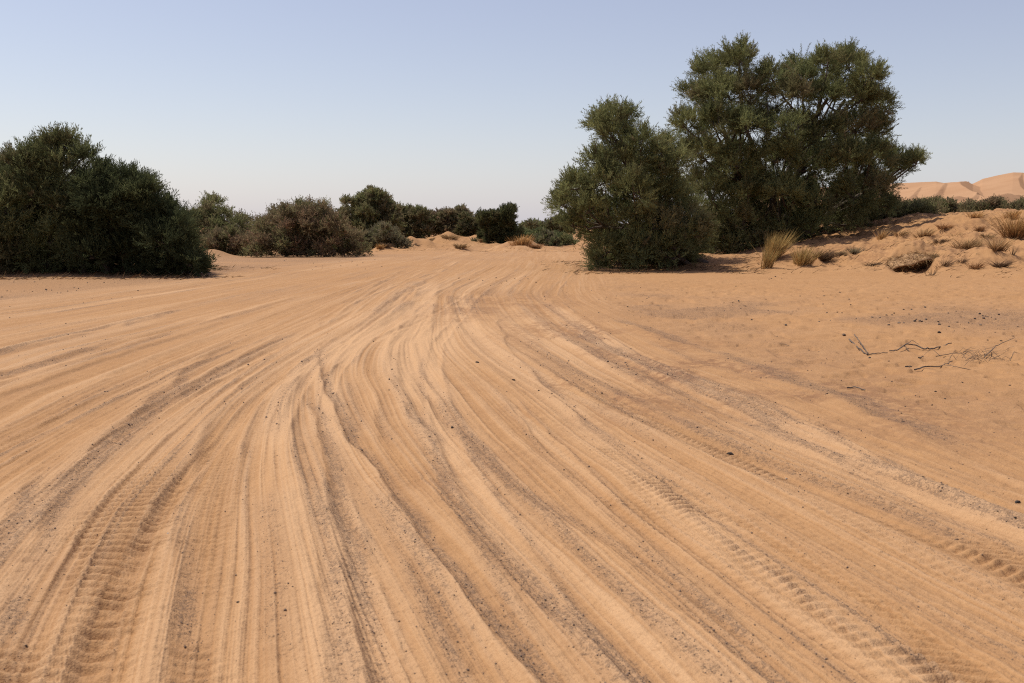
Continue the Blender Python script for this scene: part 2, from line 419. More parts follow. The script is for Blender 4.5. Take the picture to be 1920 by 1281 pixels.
def dune_material():
    m, N, L = nt('dune_sand')
    out = N.new('ShaderNodeOutputMaterial'); b = N.new('ShaderNodeBsdfDiffuse')
    geo = N.new('ShaderNodeNewGeometry'); n = N.new('ShaderNodeTexNoise'); n.inputs['Scale'].default_value = .02; n.inputs['Detail'].default_value = 6
    L.new(geo.outputs['Position'], n.inputs['Vector'])
    r = N.new('ShaderNodeValToRGB'); r.color_ramp.elements[0].color = (.335, .194, .112, 1); r.color_ramp.elements[1].color = (.37, .221, .130, 1)
    r.color_ramp.elements[0].position = .35; r.color_ramp.elements[1].position = .65
    L.new(n.outputs['Fac'], r.inputs[0]); L.new(r.outputs[0], b.inputs[0]); L.new(b.outputs[0], out.inputs[0])
    return m

M_SAND = sand_material(); M_LEAF = leaf_material('tamarisk_leaf', .36); M_GRASS = leaf_material('dry_grass', .25)
M_BARK = rough_material('bark', (.055, .040, .030), (.10, .075, .055), 14)
M_STONE = rough_material('dark_stone', (.035, .028, .025), (.075, .058, .048), 30, .5)
M_STONE2 = rough_material('brown_stone', (.11, .075, .055), (.19, .135, .10), 30, .5)
M_PALE = rough_material('pale_stone', (.42, .36, .30), (.55, .48, .40), 30, .5)
M_TWIG = rough_material('dead_wood', (.060, .046, .038), (.15, .115, .090), 40)
M_DUNE = dune_material()

# ------------------------------------------------------------------ mesh helpers
def mesh_np(name, verts, faces, mat, parent=None, tint=None, smooth=False, attr='tint'):
    verts = np.ascontiguousarray(verts, dtype=F32).reshape(-1, 3); faces = np.ascontiguousarray(faces, dtype=np.int32)
    k = faces.shape[1]
    me = bpy.data.meshes.new(name)
    me.vertices.add(len(verts)); me.vertices.foreach_set('co', verts.ravel())
    me.loops.add(faces.size); me.loops.foreach_set('vertex_index', faces.ravel())
    me.polygons.add(len(faces)); me.polygons.foreach_set('loop_start', np.arange(0, faces.size, k, dtype=np.int32))
    if smooth: me.polygons.foreach_set('use_smooth', np.ones(len(faces), dtype=bool))
    me.update(calc_edges=True)
    if tint is not None:
        a = me.color_attributes.new(attr, 'FLOAT_COLOR', 'POINT')
        col = np.ones((len(verts), 4), F32); col[:, :3] = tint
        a.data.foreach_set('color', col.ravel())
    me.materials.append(mat)
    o = bpy.data.objects.new(name, me); C.objects.link(o)
    if parent is not None: o.parent = parent
    return o

def tag(o, label=None, cat=None, group=None, kind=None):
    for k, v in (('label', label), ('category', cat), ('group', group), ('kind', kind)):
        if v: o[k] = v
    return o

def empty(name, loc):
    o = bpy.data.objects.new(name, None); C.objects.link(o); o.location = loc; o.empty_display_size = .3
    return o

def unit(v):
    return v / np.maximum(np.linalg.norm(v, axis=-1, keepdims=True), 1e-6)

def tube(path, r0, r1, sides=5):
    """verts and quads of a tapered tube along a path"""
    P = np.asarray(path, dtype=float); n = len(P)
    T = unit(np.gradient(P, axis=0))
    ref = np.where(np.abs(T[:, 2:3]) > .9, np.array([[1., 0, 0]]), np.array([[0, 0, 1.]]))
    A = unit(np.cross(T, ref)); B = np.cross(T, A)
    rr = np.linspace(r0, r1, n)[:, None, None]
    ang = np.linspace(0, 2 * math.pi, sides, endpoint=False)
    ring = (np.cos(ang)[None, :, None] * A[:, None, :] + np.sin(ang)[None, :, None] * B[:, None, :]) * rr + P[:, None, :]
    V = ring.reshape(-1, 3); Fq = []
    for i in range(n - 1):
        for j in range(sides):
            k = (j + 1) % sides
            Fq.append((i * sides + j, i * sides + k, (i + 1) * sides + k, (i + 1) * sides + j))
    return V, np.array(Fq)

class MB:
    def __init__(s): s.V = []; s.F = []; s.n = 0
    def add(s, V, Fq):
        s.V.append(V); s.F.append(Fq + s.n); s.n += len(V)
    def tube(s, *a, **k): s.add(*tube(*a, **k))
    def build(s, name, mat, parent=None, smooth=True):
        return mesh_np(name, np.concatenate(s.V), np.concatenate(s.F), mat, parent, smooth=smooth)

# ------------------------------------------------------------------ foliage
def leaves(P, A, L, nleaf, ll, lw, tint, rng, spread=.9, up=.25):
    """feathery sprays: P roots, A axes, L lengths; each carries nleaf narrow leaves"""
    n = len(P)
    t = (np.arange(nleaf)[None, :] + rng.random((n, nleaf))) / nleaf
    pos = P[:, None, :] + A[:, None, :] * (L[:, None] * t)[..., None]
    pos = pos + rng.normal(0, .02, pos.shape)
    d = A[:, None, :] * .75 + rng.normal(0, spread * .6, pos.shape); d[..., 2] += up
    d = unit(d)
    side = unit(np.cross(d, rng.normal(0, 1, pos.shape)))
    l = ll * rng.uniform(.6, 1.25, (n, nleaf, 1)) * (1.15 - .5 * t[..., None]); w = lw * rng.uniform(.7, 1.3, (n, nleaf, 1))
    a = pos; b = pos + d * l * .45 + side * w * .5; c = pos + d * l; e = pos + d * l * .45 - side * w * .5
    V = np.stack([a, b, c, e], axis=2).reshape(-1, 3)
    tt = np.repeat((tint[:, None, :] * rng.uniform(.75, 1.25, (n, nleaf, 1))), 4, axis=1).reshape(-1, 3)
    return V, tt

GREEN = np.array([.155, .172, .078]); OLIVE = np.array([.182, .186, .082]); BROWN = np.array([.200, .165, .092])
YEL = np.array([.98, .98, .95]); DARKG = np.array([.062, .073, .036]); GREYG = np.array([.172, .150, .092]); RUST = np.array([.24, .16, .10])

def build_tree(name, blobs, base, label, cat, palette, rng, group=None, ll=.15, lw=.021, spr=(.26, .6), dens=1.0, trunk_r=.16,
               limbs=6, nleaf=26, upb=.45, trunk_top=None, sub=11, multi=.5, droop=0.0, shoots=11, sl=1.2):
    """blobs: (centre, radius). palette: list of (colour, weight)"""
    root = empty(name, base); tag(root, label, cat, group)
    base = np.array(base, float)
    Vs, Ts = [], []
    cols = np.array([c for c, w in palette]); wts = np.array([w for c, w in palette], float); wts /= wts.sum()
    mb = MB()
    cen = np.array([b[0] for b in blobs]); rad = np.array([b[1] for b in blobs])
    # limbs: a few stems from the base, a branch to each clump
    k = min(limbs, len(cen))
    seeds = cen[rng.choice(len(cen), k, replace=False)]
    for it in range(6):
        lab = np.argmin(((cen[:, None] - seeds[None]) ** 2).sum(-1), axis=1)
        for j in range(k):
            if (lab == j).any(): seeds[j] = cen[lab == j].mean(0)
    for j in range(k):
        mem = np.nonzero(lab == j)[0]
        if len(mem) == 0: continue
        b0 = base + np.array([rng.normal(0, multi), rng.normal(0, multi), -.12])
        b0[2] = Hs(b0[0], b0[1]) - .1
        tgt = seeds[j]
        mid = b0 * .5 + tgt * .5 + np.array([(b0[0] - tgt[0]) * .15, (b0[1] - tgt[1]) * .15, -.02 * abs(tgt[2] - b0[2])])
        ts = np.linspace(0, 1, 12)[:, None]
        path = (1 - ts) ** 2 * b0 + 2 * ts * (1 - ts) * mid + ts ** 2 * tgt
        path[1:-1] += np.cumsum(rng.normal(0, .035, (10, 3)), axis=0) * np.linspace(1, .4, 10)[:, None]
        mb.tube(path, trunk_r * rng.uniform(.7, 1.1), trunk_r * .28, sides=7)
        for i in mem:
            s = path[min(11, int(rng.integers(5, 11)))]
            c_ = cen[i]; m2 = (s + c_) / 2 + np.array([0, 0, -.12 * np.linalg.norm(c_ - s)])
            t2 = np.linspace(0, 1, 7)[:, None]
            p2 = (1 - t2) ** 2 * s + 2 * t2 * (1 - t2) * m2 + t2 ** 2 * c_
            p2[1:-1] += rng.normal(0, .03, (5, 3))
            mb.tube(p2, trunk_r * .30, trunk_r * .10, sides=5)
    for (c_, r) in blobs:
        col0 = cols[rng.choice(len(cols), p=wts)]
        for q in range(sub):
            u = unit(rng.normal(0, 1, 3))
            if rng.random() < .58: u[2] = abs(u[2])
            sc = c_ + u * r * rng.uniform(.5, 1.0); sr = r * rng.uniform(.18, .38)
            if rng.random() < .55:
                mb.tube(np.array([c_, (c_ + sc) / 2 + [0, 0, -.06 * r], sc]), trunk_r * .09 + .004, .004, sides=4)
            col = col0 * .6 + cols[rng.choice(len(cols), p=wts)] * .4
            col = col * rng.uniform(.65, 1.35)
            ns = max(5, int(dens * 34 * sr ** 1.7 / .085))
            o = unit(rng.normal(0, 1, (ns, 3)))
            P = sc + o * (sr * rng.uniform(.2, 1.0, (ns, 1)))
            A = unit(o * .6 + u * .6 + rng.normal(0, .3, (ns, 3)) + np.array([0, 0, upb]))
            Ln = rng.uniform(spr[0], spr[1], ns)
            if droop: A[:, 2] -= droop * rng.random(ns); A = unit(A)
            gz = H(P[:, 0], P[:, 1])
            ok = P[:, 2] > gz + .02
            if not ok.any(): continue
            P, A, Ln = P[ok], A[ok], Ln[ok]
            v, t = leaves(P, A, Ln, nleaf, ll, lw, np.repeat(col[None], len(P), 0), rng, spread=.65)
            Vs.append(v); Ts.append(t)
    # longer shoots standing out of every clump
    for (c_, r) in blobs:
        ns = int(shoots * rng.uniform(.5, 1.5))
        if ns < 1: continue
        o = unit(rng.normal(0, 1, (ns, 3)) + np.array([0, 0, .55]))
        P = c_ + o * r * rng.uniform(.45, .8, (ns, 1)); A = unit(o + rng.normal(0, .35, (ns, 3)) + np.array([0, 0, .35]))
        Ln = sl * r * rng.uniform(.35, .95, ns)
        ok = P[:, 2] > H(P[:, 0], P[:, 1]) + .05
        if not ok.any(): continue
        P, A, Ln = P[ok], A[ok], Ln[ok]
        for p, a, l in zip(P, A, Ln):
            mb.tube(np.array([p, p + a * l * .5 + [0, 0, -.02], p + a * l * .95]), .006 + .004 * r, .003, sides=3)
        col = cols[rng.choice(len(cols), size=len(P), p=wts)] * rng.uniform(.85, 1.3, (len(P), 1))
        v, t = leaves(P, A, Ln, int(nleaf * 1.7 * sl), ll * .95, lw * .95, col, rng, spread=.8, up=.3)
        Vs.append(v); Ts.append(t)
    V = np.concatenate(Vs) - base; T = np.concatenate(Ts)
    Fq = np.arange(len(V), dtype=np.int32).reshape(-1, 4)
    mesh_np('crown', V, Fq, M_LEAF, root, tint=T)
    for i in range(len(mb.V)): mb.V[i] = mb.V[i] - base
    mb.build('trunk', M_BARK, root)
    return root

def circles_to_blobs(circ, Y0, half_depth, rng, x_c=None, layers=3, jit=.25):
    """each clump seen in the photo becomes a few clumps through the depth of the crown"""
    xs = np.array([c[0] for c in circ]); ys = np.array([c[1] for c in circ])
    cx, wx = (xs.min() + xs.max()) / 2, (xs.max() - xs.min()) / 2 + 30
    cy, wy = (ys.min() + ys.max()) / 2, (ys.max() - ys.min()) / 2 + 30
    out = []
    for (px, py, r) in circ:
        e = max(.2, 1 - .55 * ((px - cx) / wx) ** 2 - .55 * ((py - cy) / wy) ** 2)
        hd = half_depth * math.sqrt(e)
        lay = layers if (py > cy - 45 or layers < 3) else layers - 1
        for k in range(lay):
            off = (0 if lay == 1 else (k / (lay - 1) * 2 - 1)) * hd + rng.normal(0, jit)
            Y = Y0 + off
            j = rng.normal(0, r * .18, 2) if k != lay // 2 else (0, 0)
            p = at(px + j[0], py + j[1], Y)
            rr = r / FPX * Y * (.80 if k == lay // 2 else .74)
            p[2] = max(p[2], Hs(p[0], p[1]) + rr * .35)
            out.append((p, rr))
    return out

def profile_blobs(top, ybase, Y0, half_depth, rng, r=(14, 24), n=None):
    """fill the outline under a top profile with clumps"""
    tx = [p[0] for p in top]; ty = [p[1] for p in top]
    circ = []
    x = tx[0]
    while x <= tx[-1]:
        t = float(np.interp(x, tx, ty)); rr = rng.uniform(*r)
        y = t + rr * .8
        if y + rr * .4 > ybase: y = ybase - rr * .4
        y += rng.uniform(-.35, .45) * rr + rng.choice([0, 0, 3, 7, 11]) * min(1, rr / 10)
        first = True
        while True:
            circ.append((x + rng.uniform(-4, 4), y + (0 if first else rng.uniform(-4, 4)), rr * rng.uniform(.75, 1.15)))
            first = False
            y += rr * 1.25
            if y > ybase + rr * .1: break
        x += rr * rng.uniform(.9, 1.25)
    return circles_to_blobs(circ, Y0, half_depth, rng, layers=2, jit=half_depth * .25)

rg = np.random.default_rng(3)
T_TALL = [(1345,115,40),(1388,108,38),(1300,165,34),(1350,175,46),(1410,160,46),(1440,128,32),(1500,118,36),(1545,110,34),(1590,108,38),(1625,135,34),(1480,170,46),(1545,170,48),(1605,175,46),(1642,185,34),(1298,222,32),(1345,235,48),(1410,230,50),(1475,235,50),(1540,240,50),(1605,240,46),(1645,235,30),(1320,290,43),(1380,300,52),(1450,300,52),(1520,305,52),(1590,300,50),(1640,290,38),(1686,303,24),(1714,298,17),(1330,350,46),(1395,365,52),(1465,370,55),(1535,370,52),(1600,360,46),(1648,345,32),(1665,385,18),(1400,420,46),(1460,430,44),(1530,430,42),(1590,420,36),(1618,398,26),(1350,420,42),(1345,455,36),(1378,460,30),(1430,460,28),(1320,430,34),(1330,470,28),(1365,485,22),(1300,478,24)]
T_LEAN = [(1145,208,27),(1125,224,24),(1172,218,22),(1150,255,36),(1195,258,35),(1243,280,30),(1268,295,24),(1132,300,33),(1180,310,43),(1235,325,42),(1085,350,30),(1135,355,43),(1190,370,48),(1250,375,46),(1056,385,24),(1100,400,40),(1155,415,48),(1215,425,48),(1280,420,43),(1078,428,22),(1135,460,38),(1190,465,42),(1245,462,34),(1300,452,34),(1122,492,18),(1160,488,24),(1195,486,20),(1240,478,20),(1285,470,24),(1235,474,22)]
L_TALL = [(18,305,22),(60,295,30),(100,278,26),(124,262,18),(150,290,20),(15,342,33),(65,338,42),(115,328,38),(10,390,45),(60,385,48),(115,380,46),(-40,335,42),(-60,400,55),(-30,450,52),(20,440,48),(75,440,48),(120,430,42),(30,480,30),(-100,370,55),(-120,440,60),(80,478,25)]
L_DOME = [(195,312,32),(235,318,32),(172,335,28),(265,348,30),(200,360,46),(250,380,44),(282,388,26),(160,390,38),(210,425,50),(262,435,46),(165,450,42),(295,432,32),(180,482,32),(230,484,34),(275,480,36)]
L_LOW = [(320,396,17),(334,425,25),(318,455,33),(346,465,29),(335,490,26),(362,492,20),(300,492,28),(376,503,11)]

def drop(circ, k, y0, y1):
    # lower the upper clumps by the length of the sprays that stand up from them
    return [(x, y + k * (1 - min(max((y - y0) / (y1 - y0), 0), 1)), r) for x, y, r in circ]
T_TALL = drop(T_TALL, 20, 100, 420); T_LEAN = drop(T_LEAN, 12, 200, 420); L_DOME = drop(L_DOME, 30, 310, 450); L_TALL = drop(L_TALL, 12, 262, 440)
L_TALL += [(100, 492, 30), (135, 484, 30), (60, 496, 26), (-20, 492, 30), (160, 492, 24)]

def gbase(px, Y):
    x = (px - CX) / FPX * Y / CP
    return (x, Y, Hs(x, Y) - .03)

build_tree('tamarisk_tree', circles_to_blobs(T_TALL, 45.5, 3.1, rg), gbase(1440, 45.5), 'tall broad tamarisk tree with a domed two lobed top on the sandy bank', 'tree',
           [(OLIVE * YEL, 6), (GREEN * YEL, 3), (BROWN * YEL, 1)], rg, dens=.78, trunk_r=.24, limbs=10)
build_tree('tamarisk_tree', circles_to_blobs(T_LEAN, 36.0, 2.1, rg), gbase(1265, 37.5), 'lower tamarisk leaning left over the track beside the tall broad tree', 'tree',
           [(OLIVE * YEL, 5), (GREEN * YEL, 3), (BROWN * YEL, 1)], rg, dens=.66, trunk_r=.19, limbs=8)
build_tree('tamarisk_tree', circles_to_blobs(L_TALL, 31.8, 1.7, rg), gbase(40, 32.2), 'loose topped tamarisk cut by the left edge of the photo', 'tree',
           [(OLIVE * .85, 3), (GREEN * .8, 3), (BROWN * .8, 1.5)], rg, dens=1.0, trunk_r=.14, limbs=7)
build_tree('tamarisk_bush', circles_to_blobs(L_DOME, 31.2, 1.5, rg), gbase(225, 31.4), 'dense dark green rounded tamarisk bush right of the loose topped tree', 'bush',
           [(DARKG, 4), (GREEN * .6, 2)], rg, dens=1.2, trunk_r=.12, limbs=6)
build_tree('tamarisk_bush', circles_to_blobs([(x - 6, y, r) for x, y, r in L_LOW], 30.3, .9, rg), gbase(335, 30.5), 'low dark bush trailing onto the sand at the foot of the rounded bush', 'bush',
           [(DARKG, 3), (GREEN * .7, 1)], rg, dens=1.2, trunk_r=.07, limbs=4, sub=10)

def shrub(top, ybase, label, palette, hd=1.6, r=(14, 22), Y=None, cat='bush', name='desert_shrub', group='shrubs beyond the end of the track', ll=.22, lw=.042, dens=.62, nleaf=14, spr=(.3, .6), upb=.4, base_px=None, limbs=5, sub=9):
    top = [(x, y + (6 if group != 'shrubs on the bank right of the tall tree' else -3)) for x, y in top]
    bx = base_px or (top[0][0] + top[-1][0]) / 2
    if Y is None:
        Y = hit(bx, ybase)[1] + hd * .5
    k = Y / 70.0
    bl = profile_blobs(top, ybase, Y, hd, rg, r)
    return build_tree(name, bl, gbase(bx, Y), label, cat, palette, rg, group, ll=ll * max(k, .75), lw=lw * max(k, .75), spr=spr, dens=dens, trunk_r=.07,
                      limbs=limbs, nleaf=nleaf, upb=upb, sub=sub, multi=.35, shoots=11, sl=1.7)

BRN = [(BROWN, 4), (RUST, 2), (OLIVE, 1)]; MIX = [(OLIVE, 3), (BROWN, 3)]; DRK = [(OLIVE * .6, 3), (GREEN * .6, 1), (BROWN, 1)]; GRY = [(GREYG, 4), (OLIVE, 1)]
shrub([(335, 402), (352, 388), (372, 390), (390, 374), (402, 364), (414, 376), (430, 390), (446, 392), (462, 406)], 470, 'green shrub with a small peaked top left of the wide brown shrub', MIX, hd=1.8, Y=60, cat='shrub')
shrub([(385, 440), (410, 428), (440, 430), (462, 448)], 474, 'low brown shrub in front of the peaked green shrub', BRN, hd=1.2, Y=56, r=(8, 12), cat='shrub')
shrub([(470, 440), (490, 408), (515, 390), (530, 380), (550, 384), (567, 368), (585, 378), (610, 384), (630, 398), (650, 420), (672, 445), (688, 468)], 481, 'wide brown feathery shrub standing alone at the far left edge of the track', BRN, hd=2.2, r=(10, 16), dens=.9, cat='shrub', ll=.2, lw=.045)
shrub([(462, 418), (478, 412), (495, 412), (505, 420)], 440, 'small far shrub seen in the gap left of the wide brown shrub', MIX, hd=1.5, Y=105, r=(9, 13), cat='shrub')
shrub([(638, 385), (655, 368), (672, 364), (690, 356), (706, 352), (720, 362), (735, 378), (748, 392)], 462, 'tallest green brown shrub of the far row with an open top', MIX, hd=2.4, Y=84, r=(9, 13), cat='shrub')
shrub([(676, 440), (695, 424), (720, 419), (745, 428), (764, 450)], 462, 'smooth grey green domed shrub below the tallest far shrub', GRY, hd=1.6, Y=73, r=(8, 12), cat='shrub')
shrub([(740, 392), (758, 384), (775, 388), (790, 382), (806, 386)], 440, 'brown green shrub right of the tallest far shrub above the sand mound', MIX, hd=2.2, Y=92, r=(9, 13), cat='shrub')
shrub([(800, 396), (820, 388), (845, 384), (866, 384), (874, 396)], 440, 'brown shrub with a ragged top behind the middle of the sand mounds', BRN, hd=2.2, Y=94, r=(9, 13), cat='shrub')
shrub([(868, 408), (885, 399), (902, 398), (912, 404)], 444, 'low dark shrub tucked against the left side of the darkest far bush', DRK, hd=1.8, Y=90, r=(8, 12), cat='shrub')
shrub([(908, 390), (920, 384), (935, 384), (948, 379), (958, 384), (966, 400), (968, 420)], 458, 'darkest rounded bush at the right end of the far row', [(OLIVE * .5, 3), (GREEN * .5, 3), (BROWN * .6, 1)], hd=2.0, Y=86, r=(9, 13), dens=1.0)
shrub([(968, 430), (985, 426), (1005, 428), (1018, 436)], 444, 'low flat green shrub right of the darkest far bush', [(GREEN, 3), (OLIVE, 2)], hd=1.5, Y=96, r=(8, 10), cat='shrub')
shrub([(985, 416), (1005, 410), (1025, 406), (1050, 408), (1070, 404)], 440, 'pale green far shrub half hidden by the leaning tamarisk', [(GREYG, 2), (OLIVE, 3)], hd=2.0, Y=112, r=(11, 14), cat='shrub')
shrub([(1010, 440), (1035, 434), (1060, 436), (1080, 440)], 455, 'low green scrub under the left tips of the leaning tamarisk', [(GREYG, 2), (GREEN, 2)], hd=1.5, Y=84, r=(8, 11), cat='shrub')
g2 = 'shrubs on the bank right of the tall tree'
shrub([(1618, 418), (1640, 408), (1665, 398), (1700, 400), (1735, 406), (1765, 418)], 440, 'dense dark green bush on the bank directly right of the tall tree', [(OLIVE * .85, 3), (BROWN * .95, 3)], hd=1.5, Y=50, r=(10, 14), dens=1.2, ll=.2, lw=.04, group=g2)
shrub([(1685, 398), (1710, 388), (1735, 386), (1760, 378), (1780, 384), (1798, 402)], 412, 'grey green shrub behind the dense bush below the dunes', [(OLIVE * .85, 2), (BROWN, 3), (RUST * .8, 1)], hd=1.8, Y=64, r=(7, 10), cat='shrub', group=g2)
shrub([(1816, 392), (1830, 386), (1845, 390)], 412, 'small round grey shrub on the crest of the bank below the dunes', [(OLIVE * .85, 2), (BROWN, 3), (RUST * .8, 1)], hd=1.1, Y=60, r=(5, 8), cat='shrub', group=g2)
shrub([(1848, 390), (1862, 378), (1874, 384), (1880, 394)], 412, 'taller grey shrub with a pointed top on the crest of the bank', [(OLIVE * .85, 2), (BROWN, 3), (RUST * .8, 1)], hd=1.1, Y=60, r=(5, 8), cat='shrub', group=g2)
shrub([(1892, 398), (1910, 390), (1930, 388)], 412, 'grey shrub cut by the right edge of the photo', [(OLIVE * .85, 2), (BROWN, 3), (RUST * .8, 1)], hd=1.1, Y=58, r=(5, 8), cat='shrub', group=g2)

# ------------------------------------------------------------------ grass tufts
TAN = np.array([.52, .31, .12]); STRAW = np.array([.48, .32, .16]); RED = np.array([.27, .138, .063]); GRN = np.array([.16, .17, .07]); GRYT = np.array([.17, .115, .075])
TUFT_GROUP = {'front': 'grass tufts in front of the tall tree', 'bank': 'dry tufts on the right sand bank', 'far': 'dry tufts on the far sand mounds'}
def tuft(px, py, wpx, hpx, label, c0, c1, n=260, lean=(.15, 0), spread=.5, name='grass_tuft', cat='grass tuft', grp='bank', bw=None, curve=.35, Yoff=0):
    if grp == 'bank': n = int(n * .65) + 8
    p = hit(px, py)
    Y = p[1] + Yoff
    k = Y / FPX
    w, h = wpx * k, hpx * k
    x0, y0 = p[0], Y
    rng = rg
    a = rng.random(n) * 2 * math.pi; rr = rng.random(n) ** .8 * w * .30 * (.7 + .5 * np.sin(a * 3 + px))
    B = np.stack([x0 + rr * np.cos(a), y0 + rr * np.sin(a) * .8, np.zeros(n)], 1)
    B[:, 2] = H(B[:, 0], B[:, 1]) - .02
    out = np.stack([np.cos(a), np.sin(a), np.zeros(n)], 1) * (spread * rng.random((n, 1)) * 1.3)
    d = unit(out + rng.normal(0, .17, (n, 3)) + np.array([lean[0], lean[1], 1.0]))
    L = h * rng.uniform(.3, 1.15, (n, 1))
    bw = bw or max(.008, .8 * k)
    side = unit(np.cross(d, rng.normal(0, 1, (n, 3))))
    drop = unit(out + np.array([lean[0], lean[1], -.15])) * curve
    V = []; 
    ts = [0, .35, .7, 1.0]; ws = [1, .9, .6, .1]
    for t, ww in zip(ts, ws):
        c = B + d * L * t + drop * L * t * t * .6
        c[:, 2] = np.maximum(c[:, 2], H(c[:, 0], c[:, 1]) + .01)
        V += [c + side * bw * .5 * ww, c - side * bw * .5 * ww]
    V = np.stack(V, 1)                                    # n,8,3
    idx = np.arange(n)[:, None] * 8
    Fq = np.concatenate([idx + np.array([[2 * s, 2 * s + 1, 2 * s + 3, 2 * s + 2]]) for s in range(3)])
    jit = rng.uniform(.45, 1.4, (n, 1, 1))
    tcol = np.array([[0, 0, .4, .4, .8, .8, 1, 1]])[..., None]
    T = (c0 * (1 - tcol) + c1 * tcol) * jit
    base = np.array([x0, y0, Hs(x0, y0)])
    o = mesh_np(name, V.reshape(-1, 3) - base, Fq, M_GRASS, tint=T.reshape(-1, 3))
    o.location = base
    return tag(o, label, cat, TUFT_GROUP[grp])

tuft(1436, 504, 34, 40, 'smallest green tipped grass tuft nearest the track below the tall tree', TAN, TAN * .5 + GRN * .6, 300, (.22, 0), .22, grp='front', curve=.15)
tuft(1446, 488, 58, 58, 'tallest straw coloured grass tuft with green tips under the tall tree', TAN, TAN * .5 + GRN * .6, 620, (.28, 0), .30, grp='front', curve=.2)
tuft(1503, 498, 56, 40, 'wide green and straw grass tuft right of the tallest tuft', TAN, TAN * .5 + GRN * .6, 480, (.15, 0), .36, grp='front', curve=.2)
tuft(1540, 489, 48, 26, 'dark brown matted tuft draped over the small sand mound', RED * .7, GRYT * .8, 520, (.25, -.3), .6, grp='front', curve=.9)
tuft(1575, 478, 40, 10, 'flat grey strip of dry litter behind the matted tuft', GRYT, STRAW * .7, 300, (.3, -.1), .9, grp='front', curve=.9)
RB = [
 (1653, 450, 20, 24, 'small yellowish tuft on the bank beside the dense green bush', TAN, STRAW, 260, .45, .3),
 (1686, 444, 34, 18, 'drooping brown tuft just right of the small yellowish tuft', RED, STRAW * .8, 320, .7, .9),
 (1732, 444, 50, 20, 'reddish spreading tuft on the pale slope above the burrow', RED, STRAW, 420, .8, .5),
 (1768, 429, 42, 12, 'low red tuft below the right end of the dense green bush', RED, RED * 1.2, 320, .8, .6),
 (1835, 434, 22, 14, 'small dark round tuft in a hollow near the crest', RED * .7, RED, 240, .5, .5),
 (1903, 447, 62, 54, 'largest reddish grass clump at the right edge of the bank', RED, TAN * .8, 1000, .6, .4),
 (1828, 410, 46, 16, 'orange grass along the crest under the pointed shrub', RED * 1.2, TAN, 380, .6, .4),
 (1897, 410, 44, 20, 'orange crest grass beside the right edge of the photo', RED * 1.2, TAN, 420, .6, .4),
 (1815, 466, 76, 24, 'wide sprawling dry tuft in the middle of the bank', RED * .8, STRAW * .8, 650, 1.0, .5),
 (1868, 470, 50, 32, 'straw tuft below the largest reddish clump', RED, STRAW, 480, .6, .5),
 (1771, 499, 40, 20, 'sparse dry tuft right of the burrow on the lower slope', RED * .7, GRYT, 150, .8, .5),
 (1803, 494, 24, 14, 'small dark tuft between the sparse tufts of the lower slope', RED * .6, GRYT, 140, .7, .5),
 (1829, 505, 36, 18, 'rust coloured bristly tuft low on the bank', RED * .9, RED, 240, .9, .4),
 (1874, 502, 44, 22, 'dark drooping tuft low on the bank near the right edge', RED * .5, GRYT, 420, .7, .9),
 (1898, 480, 14, 24, 'thin upright twig plant on bare sand near the right edge', GRYT * .6, GRYT, 18, .5, .1),
 (1746, 517, 34, 18, 'few bare twigs sticking out at the foot of the bank', GRYT * .6, GRYT, 24, .9, .1),
 (1640, 499, 48, 12, 'dark slanting strip of dry stems left of the burrow', GRYT * .7, GRYT * .8, 260, .9, .8),
 (1745, 487, 52, 14, 'tangled stems sloping down right of the burrow', GRYT * .8, STRAW * .7, 340, 1.0, .6),
 (1762, 456, 44, 13, 'shaded dry mat in the dip above the burrow', RED * .6, GRYT, 360, .9, .8),
 (1790, 447, 40, 14, 'thin scatter of dry stems above the sprawling tuft', RED * .8, STRAW * .7, 160, 1.0, .5),
 (1850, 447, 44, 12, 'low dry stems in shade left of the largest clump', RED * .7, STRAW * .7, 220, 1.0, .6),
 (1600, 476, 36, 16, 'grey leafy scrub at the right foot of the tall tree', GRYT, GREYG * 1.6, 320, .7, .4),
]
for (px, py, w, h, lab, c0, c1, n, spd, cur) in RB:
    tuft(px, py, w, h, lab, c0, c1, n, (.15, -.1), spd, grp='bank', curve=cur)
